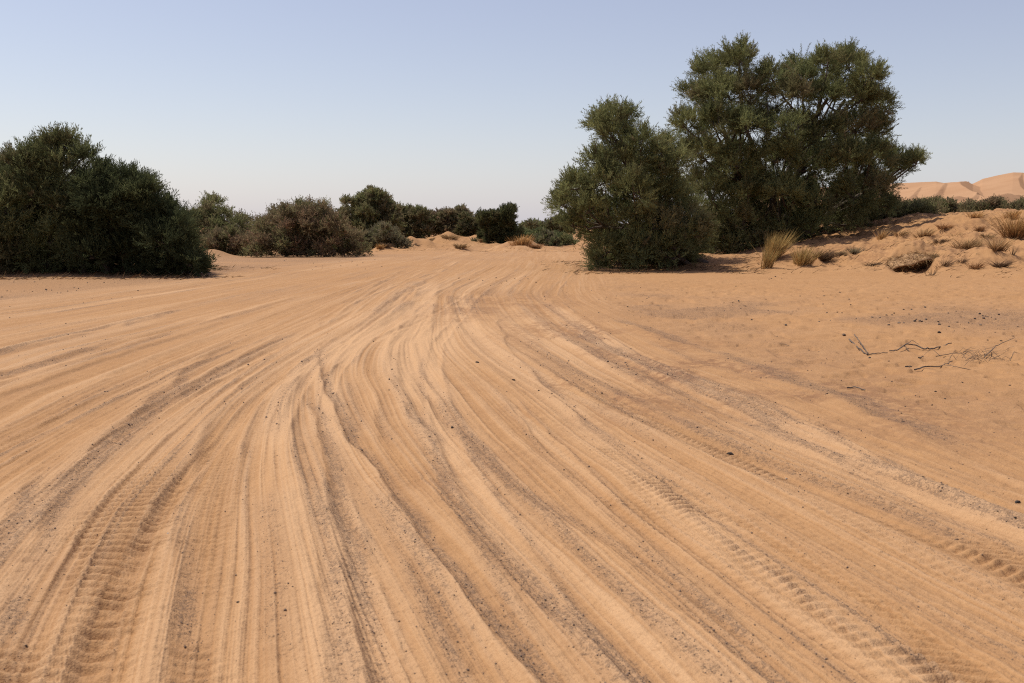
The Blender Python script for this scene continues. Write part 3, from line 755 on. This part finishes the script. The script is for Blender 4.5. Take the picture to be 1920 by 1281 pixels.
def thatch():
    # a mat of dead roots and stems hanging over the mouth of the burrow
    hx, hy, hz = HOLE[0]
    nx, ny = 22, 9
    U, W = np.meshgrid(np.linspace(-1, 1, nx), np.linspace(0, 1, ny)); U = U.ravel(); W = W.ravel()
    x = hx + .12 + U * .72; y = hy + .85 - W * (1.35 - .35 * U ** 2) + .25 * U * .2
    zt = np.maximum(H(x, np.full_like(x, hy + .95)), hz + .12)
    z = zt + .05 - .17 * W ** 2 - .16 * np.abs(U) ** 3 + .09 * (vnoise(x * 5, y * 5, 201) - .5)
    top = np.stack([x, y, z], 1); bot = top - np.array([0, 0, .05]) + np.stack([0 * x, 0 * x, .03 * (vnoise(x * 9, y * 9, 202) - .5)], 1)
    n = nx * ny; Fq = []
    for i in range(ny - 1):
        for j in range(nx - 1):
            a = i * nx + j
            Fq.append((a, a + nx, a + nx + 1, a + 1)); Fq.append((n + a, n + a + 1, n + a + nx + 1, n + a + nx))
    rim = [j for j in range(nx)] + [i * nx + nx - 1 for i in range(1, ny)] + [(ny - 1) * nx + j for j in range(nx - 2, -1, -1)] + [i * nx for i in range(ny - 2, 0, -1)]
    for a, b in zip(rim, rim[1:] + rim[:1]): Fq.append((a, b, n + b, n + a))
    base = np.array([hx, hy, hz])
    o = mesh_np('thatch_mat', np.concatenate([top, bot]) - base, np.array(Fq), rough_material('root_mat', (.20, .112, .056), (.38, .225, .110), 9, .8)); o.location = base
    tag(o, 'overhanging mat of dry stems roofing the dark burrow in the bank', 'thatch')
    m = 900; rng = rg
    k = rng.integers(0, n, m); P = top[k] + rng.normal(0, .04, (m, 3)); P[:, 2] += .01
    d = unit(np.stack([rng.normal(0, .7, m), -rng.random(m) - .15, rng.normal(-.1, .28, m)], 1)); L = rng.uniform(.1, .38, (m, 1))
    sd = unit(np.cross(d, rng.normal(0, 1, (m, 3)))) * .006
    V = np.stack([P - sd, P + sd, P + d * L + sd * .3 - [0, 0, .04], P + d * L - sd * .3 - [0, 0, .04]], 1).reshape(-1, 3) - base
    cc = np.where(rng.random((m, 1)) < .5, RED * .7, STRAW * .8) * rng.uniform(.5, 1.2, (m, 1))
    mesh_np('stems', V, np.arange(m * 4).reshape(-1, 4), M_GRASS, o, tint=np.repeat(cc, 4, 0))
thatch()

def litter():
    # fallen stems and bits of dry grass: nobody could count them
    rng = np.random.default_rng(77); n = 32000
    u = rng.random(n)
    x = np.where(u < .6, rng.uniform(6, 30, n), np.where(u < .75, rng.uniform(-14, 4, n), np.where(u < .9, rng.uniform(-20, -8, n), rng.uniform(1, 10, n)))).astype(F32)
    y = np.where(u < .6, rng.uniform(24, 50, n), np.where(u < .75, rng.uniform(62, 96, n), np.where(u < .9, rng.uniform(27.5, 34, n), rng.uniform(31, 42, n)))).astype(F32)
    q = bank_q(x, y)
    den = np.where(u < .6, sstep(3.5, 8, q) * sstep(8, 12, x), np.where(u < .75, .7, .75))
    den = den * sstep(.36, .7, fbm(x * .7, y * .55, 205, 3))
    k = rng.random(n) < den
    x, y, u = x[k], y[k], u[k]; m = len(x)
    z = H(x, y) + detail(x, y)[0]
    a = rng.normal(-.4, .7, m); up = np.abs(rng.normal(0, .35, m))
    d = unit(np.stack([np.cos(a), np.sin(a) * .6, up], 1)); L = rng.uniform(.05, .28, (m, 1)) * np.where(u > .6, 1.3, 1.0)[:, None]
    P = np.stack([x, y, z + .005], 1); sd = unit(np.cross(d, rng.normal(0, 1, (m, 3)))) * (rng.uniform(.005, .011, (m, 1)))
    V = np.stack([P - sd, P + sd, P + d * L + sd * .3, P + d * L - sd * .3], 1).reshape(-1, 3)
    pal = np.array([RED * .8, GRYT * .7, STRAW * .7, GRYT * .4]); cc = pal[rng.integers(0, 4, m)] * rng.uniform(.6, 1.2, (m, 1))
    o = mesh_np('dry_litter', V, np.arange(m * 4).reshape(-1, 4), M_GRASS, tint=np.repeat(cc, 4, 0))
    tag(o, 'fallen dry stems strewn over the sand bank', None, None, 'stuff')
litter()
FR = [
 (978, 464, 54, 24, 'largest orange grass clump on the far sand mound', RED * 1.3, TAN * .9, 600, .5, .4),
 (1003, 467, 34, 13, 'dark red grass on the right side of the same far mound', RED * .8, RED, 320, .7, .8),
 (1031, 459, 34, 13, 'low red clump alone right of the far orange clump', RED, RED * 1.2, 360, .7, .5),
 (907, 458, 18, 13, 'small round dark tuft on bare sand below the darkest far bush', RED * .8, RED, 260, .6, .5),
 (888, 455, 14, 12, 'pale green tuft left of the small round dark tuft', GRN, GREYG * 1.6, 180, .4, .4),
 (842, 450, 42, 13, 'matted dry thatch on top of the largest far mound', RED * .8, STRAW * .7, 420, .9, .9),
 (862, 466, 36, 12, 'flat mat of dry stems at the near foot of the far mounds', RED * .9, STRAW * .7, 340, 1.0, .8),
 (776, 463, 22, 9, 'dark litter patch at the left foot of the far mounds', GRYT * .7, GRYT, 220, 1.0, .8),
 (712, 468, 18, 12, 'small orange tuft beside the wide brown shrub', RED * 1.2, TAN * .8, 240, .5, .4),
 (724, 464, 24, 10, 'brown mat above the small orange tuft', RED * .7, GRYT, 240, .9, .8),
 (850, 436, 40, 8, 'thin red grass along the top edge of the far mounds', RED, RED * 1.2, 260, .7, .4),
 (440, 478, 30, 10, 'straw coloured fringe at the foot of the low brown shrub', TAN * .8, STRAW, 260, .8, .6),
 (805, 452, 24, 7, 'small dry mat on the left slope of the largest far mound', GRYT, STRAW * .7, 200, 1.0, .8),
]
for (px, py, w, h, lab, c0, c1, n, spd, cur) in FR:
    tuft(px, py, w, h, lab, c0, c1, n, (.12, 0), spd, grp='far', curve=cur)

# ------------------------------------------------------------------ ground sheet
def build_ground():
    r = [.4]
    while r[-1] < 2.5: r.append(r[-1] * 1.12)
    while r[-1] < 46: r.append(r[-1] + min(max(r[-1] ** 2 * .00062 / CAMH, .003), .12))
    while r[-1] < 115: r.append(r[-1] + .35)
    while r[-1] < 9000: r.append(r[-1] * 1.09)
    r = np.array(r)
    fine = np.arange(-36, 36.001, .052)
    co1 = np.arange(36 + 2, 324 - 1.9, 4.0)
    a = np.radians(np.concatenate([fine, co1])); na = len(a); nr = len(r)
    X = (r[:, None] * np.sin(a)[None]).astype(F32).ravel(); Y = (r[:, None] * np.cos(a)[None]).astype(F32).ravel()
    Z = H(X, Y); dz, pale, grav, churn = detail(X, Y)
    V = np.stack([X, Y, Z + dz], 1)
    i = np.arange(nr - 1)[:, None]; j = np.arange(na)[None]
    jn = (j + 1) % na
    Fq = np.stack([i * na + j, (i + 1) * na + j, (i + 1) * na + jn, i * na + jn], -1).reshape(-1, 4)
    # close the middle
    V = np.concatenate([V, [[0, 0, V[:na, 2].mean()]]]); ctr = len(V) - 1
    masks = np.stack([np.append(pale, 0), np.append(grav, 0), np.append(churn, 0)], 1)
    cap = np.array([[ctr, k, (k + 1) % na] for k in range(0, na)])
    o = mesh_np('ground', V, Fq[:, ::-1][:, [3, 2, 1, 0]], M_SAND, tint=masks, smooth=True, attr='masks')
    return o
g = build_ground(); tag(g, 'sandy desert ground crossed by wheel tracks', None, None, 'structure')

# ------------------------------------------------------------------ far dunes
def build_dunes():
    pxs = np.arange(1380, 2560, 1.25); rs = np.concatenate([np.arange(780, 1800, 4.5), np.arange(1800, 2400, 25)])
    nx, ny = len(pxs), len(rs)
    A_, R_ = np.meshgrid((pxs - CX) / FPX, rs); A_ = A_.ravel(); R_ = R_.ravel()
    X = A_ * R_; Y = R_.copy(); PX = A_ * FPX + CX
    sky = np.interp(PX, [1400, 1500, 1640, 1746, 1760, 1790, 1815, 1832, 1858, 1888, 1930, 2050, 2300], [358, 354, 347, 344, 347, 346, 344, 336, 331, 326, 327, 334, 346])
    foot = 403.0
    t = np.clip((R_ - 850) / 900, 0, 1) ** 2.0
    py = foot + (sky - foot) * t
    Z = CAMH + (HOR - py) / FPX * R_
    Z = np.where(R_ > 1750, Z - (R_ - 1750) * .28, Z)
    # crests: (px, distance, height) and the reach of the gentle side; the steep side lies right of the line
    crests = [
        ([(1806, 1725, 6), (1801, 1650, 15), (1789, 1560, 20), (1794, 1480, 20), (1812, 1410, 15), (1832, 1360, 8), (1845, 1330, 2)], 130),
        ([(1752, 960, 3), (1790, 1010, 8), (1842, 1110, 14), (1884, 1220, 18), (1900, 1280, 8), (1908, 1330, 1)], 150),
        ([(1893, 1330, 3), (1915, 1290, 9), (1960, 1270, 12), (2100, 1290, 12), (2300, 1330, 6)][::-1], 90),
        ([(1735, 1120, 2), (1768, 1180, 6), (1800, 1280, 8), (1822, 1370, 3)], 80),
        ([(1706, 1140, 2), (1722, 1230, 6), (1735, 1330, 5), (1757, 1480, 4), (1764, 1600, 2)], 80),
        ([(1660, 1150, 2), (1676, 1260, 5), (1700, 1400, 4), (1716, 1540, 2)], 80),
        ([(1904, 1720, 1), (1898, 1650, 5), (1902, 1560, 5), (1918, 1480, 1)], 70),
    ]
    for n_, (pts, reach) in enumerate(crests):
        D = []
        for (a, b) in zip(pts[:-1], pts[1:]):
            for q in np.linspace(0, 1, 60, endpoint=False):
                p = [a[k] * (1 - q) + b[k] * q for k in range(3)]
                D.append(((p[0] - CX) / FPX * p[1], p[1], p[2]))
        D = np.array(D)
        for k in range(120):
            D[1:-1] = (D[:-2] + 2 * D[1:-1] + D[2:]) / 4
        m = np.nonzero((X > D[:, 0].min() - 260) & (X < D[:, 0].max() + 160) & (Y > D[:, 1].min() - 220) & (Y < D[:, 1].max() + 220))[0]
        d2 = (X[m, None] - D[None, :, 0]) ** 2 + (Y[m, None] - D[None, :, 1]) ** 2
        k = d2.argmin(1); dist = np.sqrt(d2[np.arange(len(m)), k])
        T = unit(np.gradient(D[:, :2], axis=0))[k]
        side = (X[m] - D[k, 0]) * T[:, 1] - (Y[m] - D[k, 1]) * T[:, 0]
        if n_ in (0, 6): side = -side                      # these lines run towards the viewer
        h = D[k, 2] * (.93 + .14 * vnoise(X[m] * .02, Y[m] * .02, 300 + n_))
        gentle = np.clip(1 - dist / reach, 0, 1) ** 1.5
        steep = np.clip(1 - dist / np.maximum(h / .64, 1), 0, 1)
        Z[m] += h * np.where(side > 0, steep, gentle)
    Z += sstep(850, 1000, R_) * (4.5 * (fbm(X * .009, Y * .007, 8, 2) - .5) + .5 * (vnoise(X * .06, Y * .04, 12) - .5))
    Z -= 5 * (1 - sstep(790, 870, R_))
    V = np.stack([X, Y, Z], 1)
    i = np.arange(ny - 1)[:, None]; j = np.arange(nx - 1)[None]
    Fq = np.stack([i * nx + j, i * nx + j + 1, (i + 1) * nx + j + 1, (i + 1) * nx + j], -1).reshape(-1, 4)
    o = mesh_np('dunes', V, Fq, M_DUNE, smooth=True)
    tag(o, 'high orange sand dunes far away on the right', None, None, 'structure')
build_dunes()

# ------------------------------------------------------------------ stones
import bmesh
def stone_mesh(seed, mat):
    r = random.Random(seed)
    bm = bmesh.new(); bmesh.ops.create_icosphere(bm, subdivisions=2, radius=1)
    cuts = [(np.array([r.gauss(0, 1) for _ in range(3)]), r.uniform(.55, .85)) for _ in range(9)]
    for v in bm.verts:
        p = np.array(v.co)
        for n, d in cuts:
            n = n / np.linalg.norm(n); k = p @ n
            if k > d: p = p - n * (k - d)
        p = p * np.array([1.15, .9, .75]) * (1 + r.uniform(-.05, .05))
        v.co = p
    me = bpy.data.meshes.new('stone'); bm.to_mesh(me); bm.free(); me.materials.append(mat)
    return me
STONES = [stone_mesh(s, M_STONE) for s in range(5)] + [stone_mesh(9, M_STONE2), stone_mesh(10, M_STONE2)]
PALE_ST = [stone_mesh(20, M_PALE), stone_mesh(21, M_PALE)]
def stone(px, py, rpx, label, group=None, name='stone', me=None, sink=.25):
    x, y, _ = hit(px, py)
    z = ground_z(x, y); r = rpx * y / FPX
    o = bpy.data.objects.new(name, me or R.choice(STONES)); C.objects.link(o)
    s = r * R.uniform(.9, 1.1)
    o.scale = (s * R.uniform(.85, 1.25), s * R.uniform(.8, 1.1), s * R.uniform(.75, 1.0))
    o.rotation_euler = (R.uniform(-.25, .25), R.uniform(-.25, .25), R.uniform(0, 6.28))
    o.location = (x, y, z + r * (.55 - sink))
    return tag(o, label, 'stone' if name == 'stone' else 'pebble', group)

stone(1370, 848, 6.0, 'dark angular stone lying on the right hand tread marks', me=STONES[0])
stone(1908, 940, 6.5, 'dark stone with a pale top at the right edge of the tracks', me=STONES[1])
stone(848, 804, 3.6, 'small black stone in the middle of the fanned tracks', me=STONES[2])
stone(1256, 942, 2.8, 'tiny black stone on the smooth sand left of the tread marks', me=STONES[3])
stone(446, 1131, 3.2, 'tiny black stone beside the thin double groove near the bottom', me=STONES[4])
stone(895, 681, 3.0, 'black pebble just below the pale spin marks', me=STONES[1])
stone(963, 711, 2.6, 'black pebble at the end of the pale spin marks', me=STONES[3])
stone(1582, 630, 4.0, 'brown stone at the tip of the forked stick', me=STONES[5])
stone(1474, 611, 3.6, 'dark stone alone on the gravel left of the forked stick', me=STONES[0])
stone(1860, 952, 3.4, 'pale stone next to the dark stone at the right edge', me=PALE_ST[0])
stone(1903, 982, 3.2, 'small dark stone below the pale stone at the right edge', me=STONES[2])
stone(1475, 893, 2.6, 'small pale stone on the right hand tread marks', me=PALE_ST[1])
stone(315, 1009, 2.6, 'tiny pale pebble on the dark gravel streak at lower left', me=PALE_ST[0])
stone(17, 985, 3.0, 'small dark stone on smooth sand at the left edge', me=STONES[4])
crop = [(1160,275),(1210,270),(1295,262),(1050,305),(1085,300),(960,325),(1130,360),(1160,360),(1240,340),(1260,345),(1300,340),(1380,348),(1440,295),(1490,290),(1610,305),(1660,310),(1610,325),(1665,325),(1690,320),(1570,365),(1645,378),(1445,385),(1760,305),(1820,360),(1880,378),(1795,398),(1230,345),(1275,348),(1100,290),(1065,368),(1500,352),(1520,315),(1740,332),(1385,378),(1010,328),(1690,470),(1870,473),(1775,475),(1385,420),(1850,430),(1640,300),(1675,312)]
for (cx_, cy_) in crop:
    stone(1350 + cx_ / 3.368, 500 + cy_ / 3.368, R.uniform(1.8, 3.4), 'dark stone in the loose cluster on sand above the forked stick', 'dark stones clustered above the sticks')
crop2 = [(650,160),(757,165),(730,185),(655,188),(825,250),(1005,252),(860,333),(725,285),(675,300),(770,293),(252,303),(25,238),(95,215),(160,243),(290,203),(350,65),(390,80),(310,80),(325,78),(100,125),(650,240),(770,242),(815,207),(505,190),(1060,205),(625,345),(200,345),(80,240),(118,225),(740,290)]
for (cx_, cy_) in crop2:
    stone(1350 + cx_ / 3.368, 500 + cy_ / 3.368, R.uniform(1.2, 2.2), 'small dark stone scattered on smooth sand at the foot of the bank', 'small stones at the foot of the bank')
crop3 = [(1085,738),(765,717),(675,826),(1170,882),(1260,826),(1360,806),(1530,738),(1700,803),(1830,748),(290,713),(1145,935),(360,452),(1065,600),(945,580),(1340,860),(1420,830)]
for (cx_, cy_) in crop3:
    stone(1350 + cx_ / 3.368, 500 + cy_ / 3.368, R.uniform(1.5, 2.6), 'dark stone scattered on churned sand below the sticks', 'stones below the sticks')
for (px, py) in [(880,524),(905,527),(930,522),(950,526),(965,523),(975,528),(990,524),(940,531),(920,535),(860,522),(1005,530),(985,519)]:
    stone(px, py, R.uniform(1.0, 1.8), 'dark stone in the line across the track near the leaning tamarisk', 'stones across the track')
for k in range(40):
    px, py = R.uniform(1000, 1250), R.uniform(535, 640)
    stone(px, py, R.uniform(.8, 1.5), 'little dark stone on the right shoulder of the track', 'stones on the right shoulder', 'pebble')
for k in range(46):
    px, py = R.uniform(1400, 1920), R.uniform(780, 1000)
    if (py - 780) > (px - 1400) * .5 + 60: continue
    stone(px, py, R.uniform(1.0, 2.0), 'little dark stone on the gravelly sand right of the tread marks', 'stones right of the tread marks', 'pebble')
for k in range(22):
    px, py = R.uniform(0, 260), R.uniform(528, 560)
    stone(px, py, R.uniform(1.0, 1.8), 'dark stone on the grey gravel before the left trees', 'stones before the left trees')
for k in range(20):
    px, py = R.uniform(400, 720), R.uniform(487, 507)
    stone(px, py, R.uniform(.8, 1.4), 'dark stone on the grey gravel before the wide brown shrub', 'stones before the wide brown shrub')
for (px, py) in [(1063,712),(1035,738),(935,726),(950,735),(1010,735),(1128,735),(730,735),(1185,787),(1172,770),(1232,810),(1205,800),(1190,826),(1030,815),(860,962),(1270,960),(760,1010),(875,1140),(982,1095),(1110,1005),(640,1050),(300,905),(260,870),(215,985),(120,1068),(520,860),(320,945),(700,640),(620,790),(1330,928),(1500,905),(1362,1150),(1640,1060),(1720,1230),(1500,890)]:
    stone(px, py, R.uniform(1.3, 2.2), 'tiny dark pebble lying loose among the wheel tracks', 'pebbles among the tracks', 'pebble')

# loose grit in the gravel streaks: nobody could count it
def build_gravel():
    n = 160000
    rng = np.random.default_rng(8)
    dep = rng.uniform(.045, .46, n); a = np.radians(rng.uniform(-33, 33, n))
    r = CAMH / np.tan(dep)
    x = (r * np.sin(a)).astype(F32); y = (r * np.cos(a)).astype(F32)
    z = H(x, y); dz, pale, grav, churn = detail(x, y)
    keep = rng.random(n) < np.clip(grav - .25, 0, 1) * .28 + .006
    x, y, z, r = x[keep], y[keep], (z + dz)[keep], r[keep]
    s = np.minimum(rng.lognormal(math.log(.0023), .5, len(x)), .008) * np.clip(r / 6, .8, 1.8)
    octa = np.array([[1, 0, 0], [0, 1, 0], [-1, 0, 0], [0, -1, 0], [0, 0, .8], [0, 0, -.8]])
    V = octa[None] * s[:, None, None] * rng.uniform(.6, 1.3, (len(x), 6, 1))
    th = rng.random(len(x)) * 6.28
    cx, sx = np.cos(th)[:, None], np.sin(th)[:, None]
    V = np.stack([V[..., 0] * cx - V[..., 1] * sx, V[..., 0] * sx + V[..., 1] * cx, V[..., 2]], -1)
    V += np.stack([x, y, z + s * .35], 1)[:, None, :]
    f = np.array([[0, 1, 4], [1, 2, 4], [2, 3, 4], [3, 0, 4], [1, 0, 5], [2, 1, 5], [3, 2, 5], [0, 3, 5]])
    Fq = (np.arange(len(x))[:, None, None] * 6 + f[None]).reshape(-1, 3)
    o = mesh_np('gravel', V, Fq, rough_material('grit', (.10, .070, .055), (.22, .15, .11), 60))
    tag(o, 'dark grit strewn along the wheel tracks', None, None, 'stuff')
build_gravel()

# ------------------------------------------------------------------ sticks
def gpt(px, py, up=0.0):
    x, y, _ = hit(px, py); return np.array([x, y, ground_z(x, y) + up])
def stick(paths, label, cat='stick', group=None, name='stick'):
    """paths: list of (pixel points with heights, r0, r1)"""
    mb = MB(); base = None
    for pts, r0, r1 in paths:
        P = np.array([gpt(a, b, h) for a, b, h in pts])
        if base is None: base = P.mean(0)
        t = np.linspace(0, 1, len(P)); tt = np.linspace(0, 1, len(P) * 4)
        Q = np.stack([np.interp(tt, t, P[:, i]) for i in range(3)], 1)
        Q[1:-1] += np.array([[R.gauss(0, r0 * .28) for _ in range(3)] for _ in range(len(Q) - 2)])
        mb.tube(Q - base, r0 * .65, r1 * .65, sides=6)
    o = mb.build(name, M_TWIG); o.location = base
    return tag(o, label, cat, group)
sg = 'dead sticks on the sand'
stick([([(1592, 638, .03), (1608, 652, .02), (1626, 668, .012)], .014, .010), ([(1602, 638, .10), (1614, 651, .06), (1628, 667, .015)], .010, .008),
       ([(1626, 668, .012), (1645, 668, .010), (1664, 667, .008)], .010, .005)], 'forked bent stick lying on the sand in a V', group=sg)
stick([([(1668, 664, .02), (1684, 660, .03), (1698, 655, .05), (1716, 655, .04), (1732, 656, .02)], .010, .013), ([(1732, 656, .02), (1752, 655, .02), (1784, 646, .06)], .013, .010),
       ([(1698, 655, .04), (1710, 650, .10), (1722, 652, .07)], .006, .004), ([(1696, 656, .04), (1704, 659, .02)], .008, .006)], 'long gnarled stick between the forked stick and the twig heap', group=sg)
stick([([(1715, 692, .015), (1740, 688, .015), (1764, 685, .02), (1786, 680, .03)], .012, .007)], 'straight stick lying below the gnarled stick', group=sg)
stick([([(1588, 729, .012), (1605, 730, .015), (1622, 732, .012)], .010, .007)], 'short stick on the churned sand below the forked stick', group=sg)
stick([([(1462, 646, .012), (1472, 645, .018), (1480, 647, .012)], .006, .004)], 'little curved stick on the gravel left of the forked stick', group=sg)
stick([([(1697, 686, .012), (1710, 686, .012)], .013, .010)], 'stubby stick left of the straight stick', group=sg)
stick([([(1722, 674, .012), (1731, 672, .012)], .010, .008)], 'short stub above the straight stick', group=sg)
mbp = []
for k in range(44):
    x0 = R.gauss(1845, 32); y0 = R.gauss(673, 6)
    ang = R.uniform(-.5, .5) + (math.pi if R.random() < .5 else 0); L = R.uniform(10, 38)
    hs = [R.uniform(0, .05), R.uniform(.01, .11), R.uniform(0, .10)]
    mbp.append(([(x0, y0, hs[0]), (x0 + L * .5 * math.cos(ang), y0 + L * .12 * math.sin(ang) - R.uniform(0, 3), hs[1]), (x0 + L * math.cos(ang), y0 + L * .3 * math.sin(ang) - R.uniform(-2, 4), hs[2])], R.uniform(.0025, .0045), .0015))
mbp.append(([(1845, 672, .02), (1868, 656, .06), (1902, 647, .10)], .009, .004))
mbp.append(([(1755, 667, .02), (1785, 665, .03), (1815, 668, .03)], .007, .003))
mbp.append(([(1820, 690, .0), (1790, 690, .02), (1770, 684, .03)], .006, .003))
hb = gpt(1845, 674)
heap = empty('twig_heap', hb); tag(heap, 'flattened heap of thin dead twigs at the right edge of the sand', 'twig heap')
for m in mbp:
    t_ = stick([m], None, None, None, 'twig'); t_.location = t_.location - heap.location; t_.parent = heap

# ------------------------------------------------------------------ light, sky, camera
SUN_EL = math.radians(61)
SUN_AZ = math.radians(-64)            # from +Y (ahead) towards -X (left)
sx, sy, sz = math.sin(SUN_AZ) * math.cos(SUN_EL), math.cos(SUN_AZ) * math.cos(SUN_EL), math.sin(SUN_EL)
from mathutils import Vector
sun = bpy.data.lights.new('sun', 'SUN'); sun.energy = 4.9; sun.angle = math.radians(.55); sun.color = (1, .945, .83)
so = bpy.data.objects.new('sun', sun); C.objects.link(so)
so.rotation_euler = Vector((-sx, -sy, -sz)).to_track_quat('-Z', 'Y').to_euler()

SKY = .098
w = bpy.data.worlds.new('World'); bpy.context.scene.world = w; w.use_nodes = True
N = w.node_tree.nodes; L = w.node_tree.links
bg = N['Background']; sky = N.new('ShaderNodeTexSky'); sky.sky_type = 'NISHITA'; sky.sun_disc = False
sky.sun_elevation = SUN_EL; sky.sun_rotation = SUN_AZ
sky.altitude = 700; sky.air_density = 1.2; sky.dust_density = 3.0; sky.ozone_density = 2.0
# desert dust in the air: a pale veil added to the sky, thicker towards the horizon
tc = N.new('ShaderNodeTexCoord'); sx_ = N.new('ShaderNodeSeparateXYZ'); L.new(tc.outputs['Generated'], sx_.inputs[0])
def wm(op, a, b=None):
    n = N.new('ShaderNodeMath'); n.operation = op
    for i, v in enumerate((a, b)):
        if v is None: continue
        if isinstance(v, (int, float)): n.inputs[i].default_value = v
        else: L.new(v, n.inputs[i])
    return n.outputs[0]
low = wm('POWER', 2.71828, wm('MULTIPLY', wm('MAXIMUM', sx_.outputs[2], 0.0), -10.0))
v1 = N.new('ShaderNodeVectorMath'); v1.operation = 'SCALE'; v1.inputs[0].default_value = [c / SKY for c in (.243, .278, .345)]; L.new(low, v1.inputs['Scale'])
v2 = N.new('ShaderNodeVectorMath'); v2.operation = 'ADD'; L.new(v1.outputs[0], v2.inputs[0]); v2.inputs[1].default_value = [c / SKY for c in (.150, .104, .122)]
v3 = N.new('ShaderNodeVectorMath'); v3.operation = 'ADD'; L.new(v2.outputs[0], v3.inputs[0]); L.new(sky.outputs[0], v3.inputs[1])
L.new(v3.outputs[0], bg.inputs[0]); bg.inputs[1].default_value = SKY

cam = bpy.data.cameras.new('camera'); co = bpy.data.objects.new('camera', cam); C.objects.link(co)
co.location = (0, 0, CAMH); co.rotation_euler = (math.pi / 2 - PITCH, 0, 0)
cam.sensor_width = 36; cam.lens = FPX / 1920 * 36; cam.clip_end = 20000; cam.clip_start = .05
cam.dof.use_dof = True; cam.dof.focus_distance = 22; cam.dof.aperture_fstop = 6.3
sc = bpy.context.scene; sc.camera = co
sc.view_settings.view_transform = 'Standard'; sc.view_settings.look = 'None'; sc.view_settings.exposure = 0; sc.view_settings.gamma = 1
sc.render.engine = 'CYCLES'
sc.cycles.use_denoising = False
sc.cycles.pixel_filter_type = 'BLACKMAN_HARRIS'; sc.cycles.filter_width = 1.15
sc.cycles.max_bounces = 6; sc.cycles.diffuse_bounces = 3; sc.cycles.transmission_bounces = 4
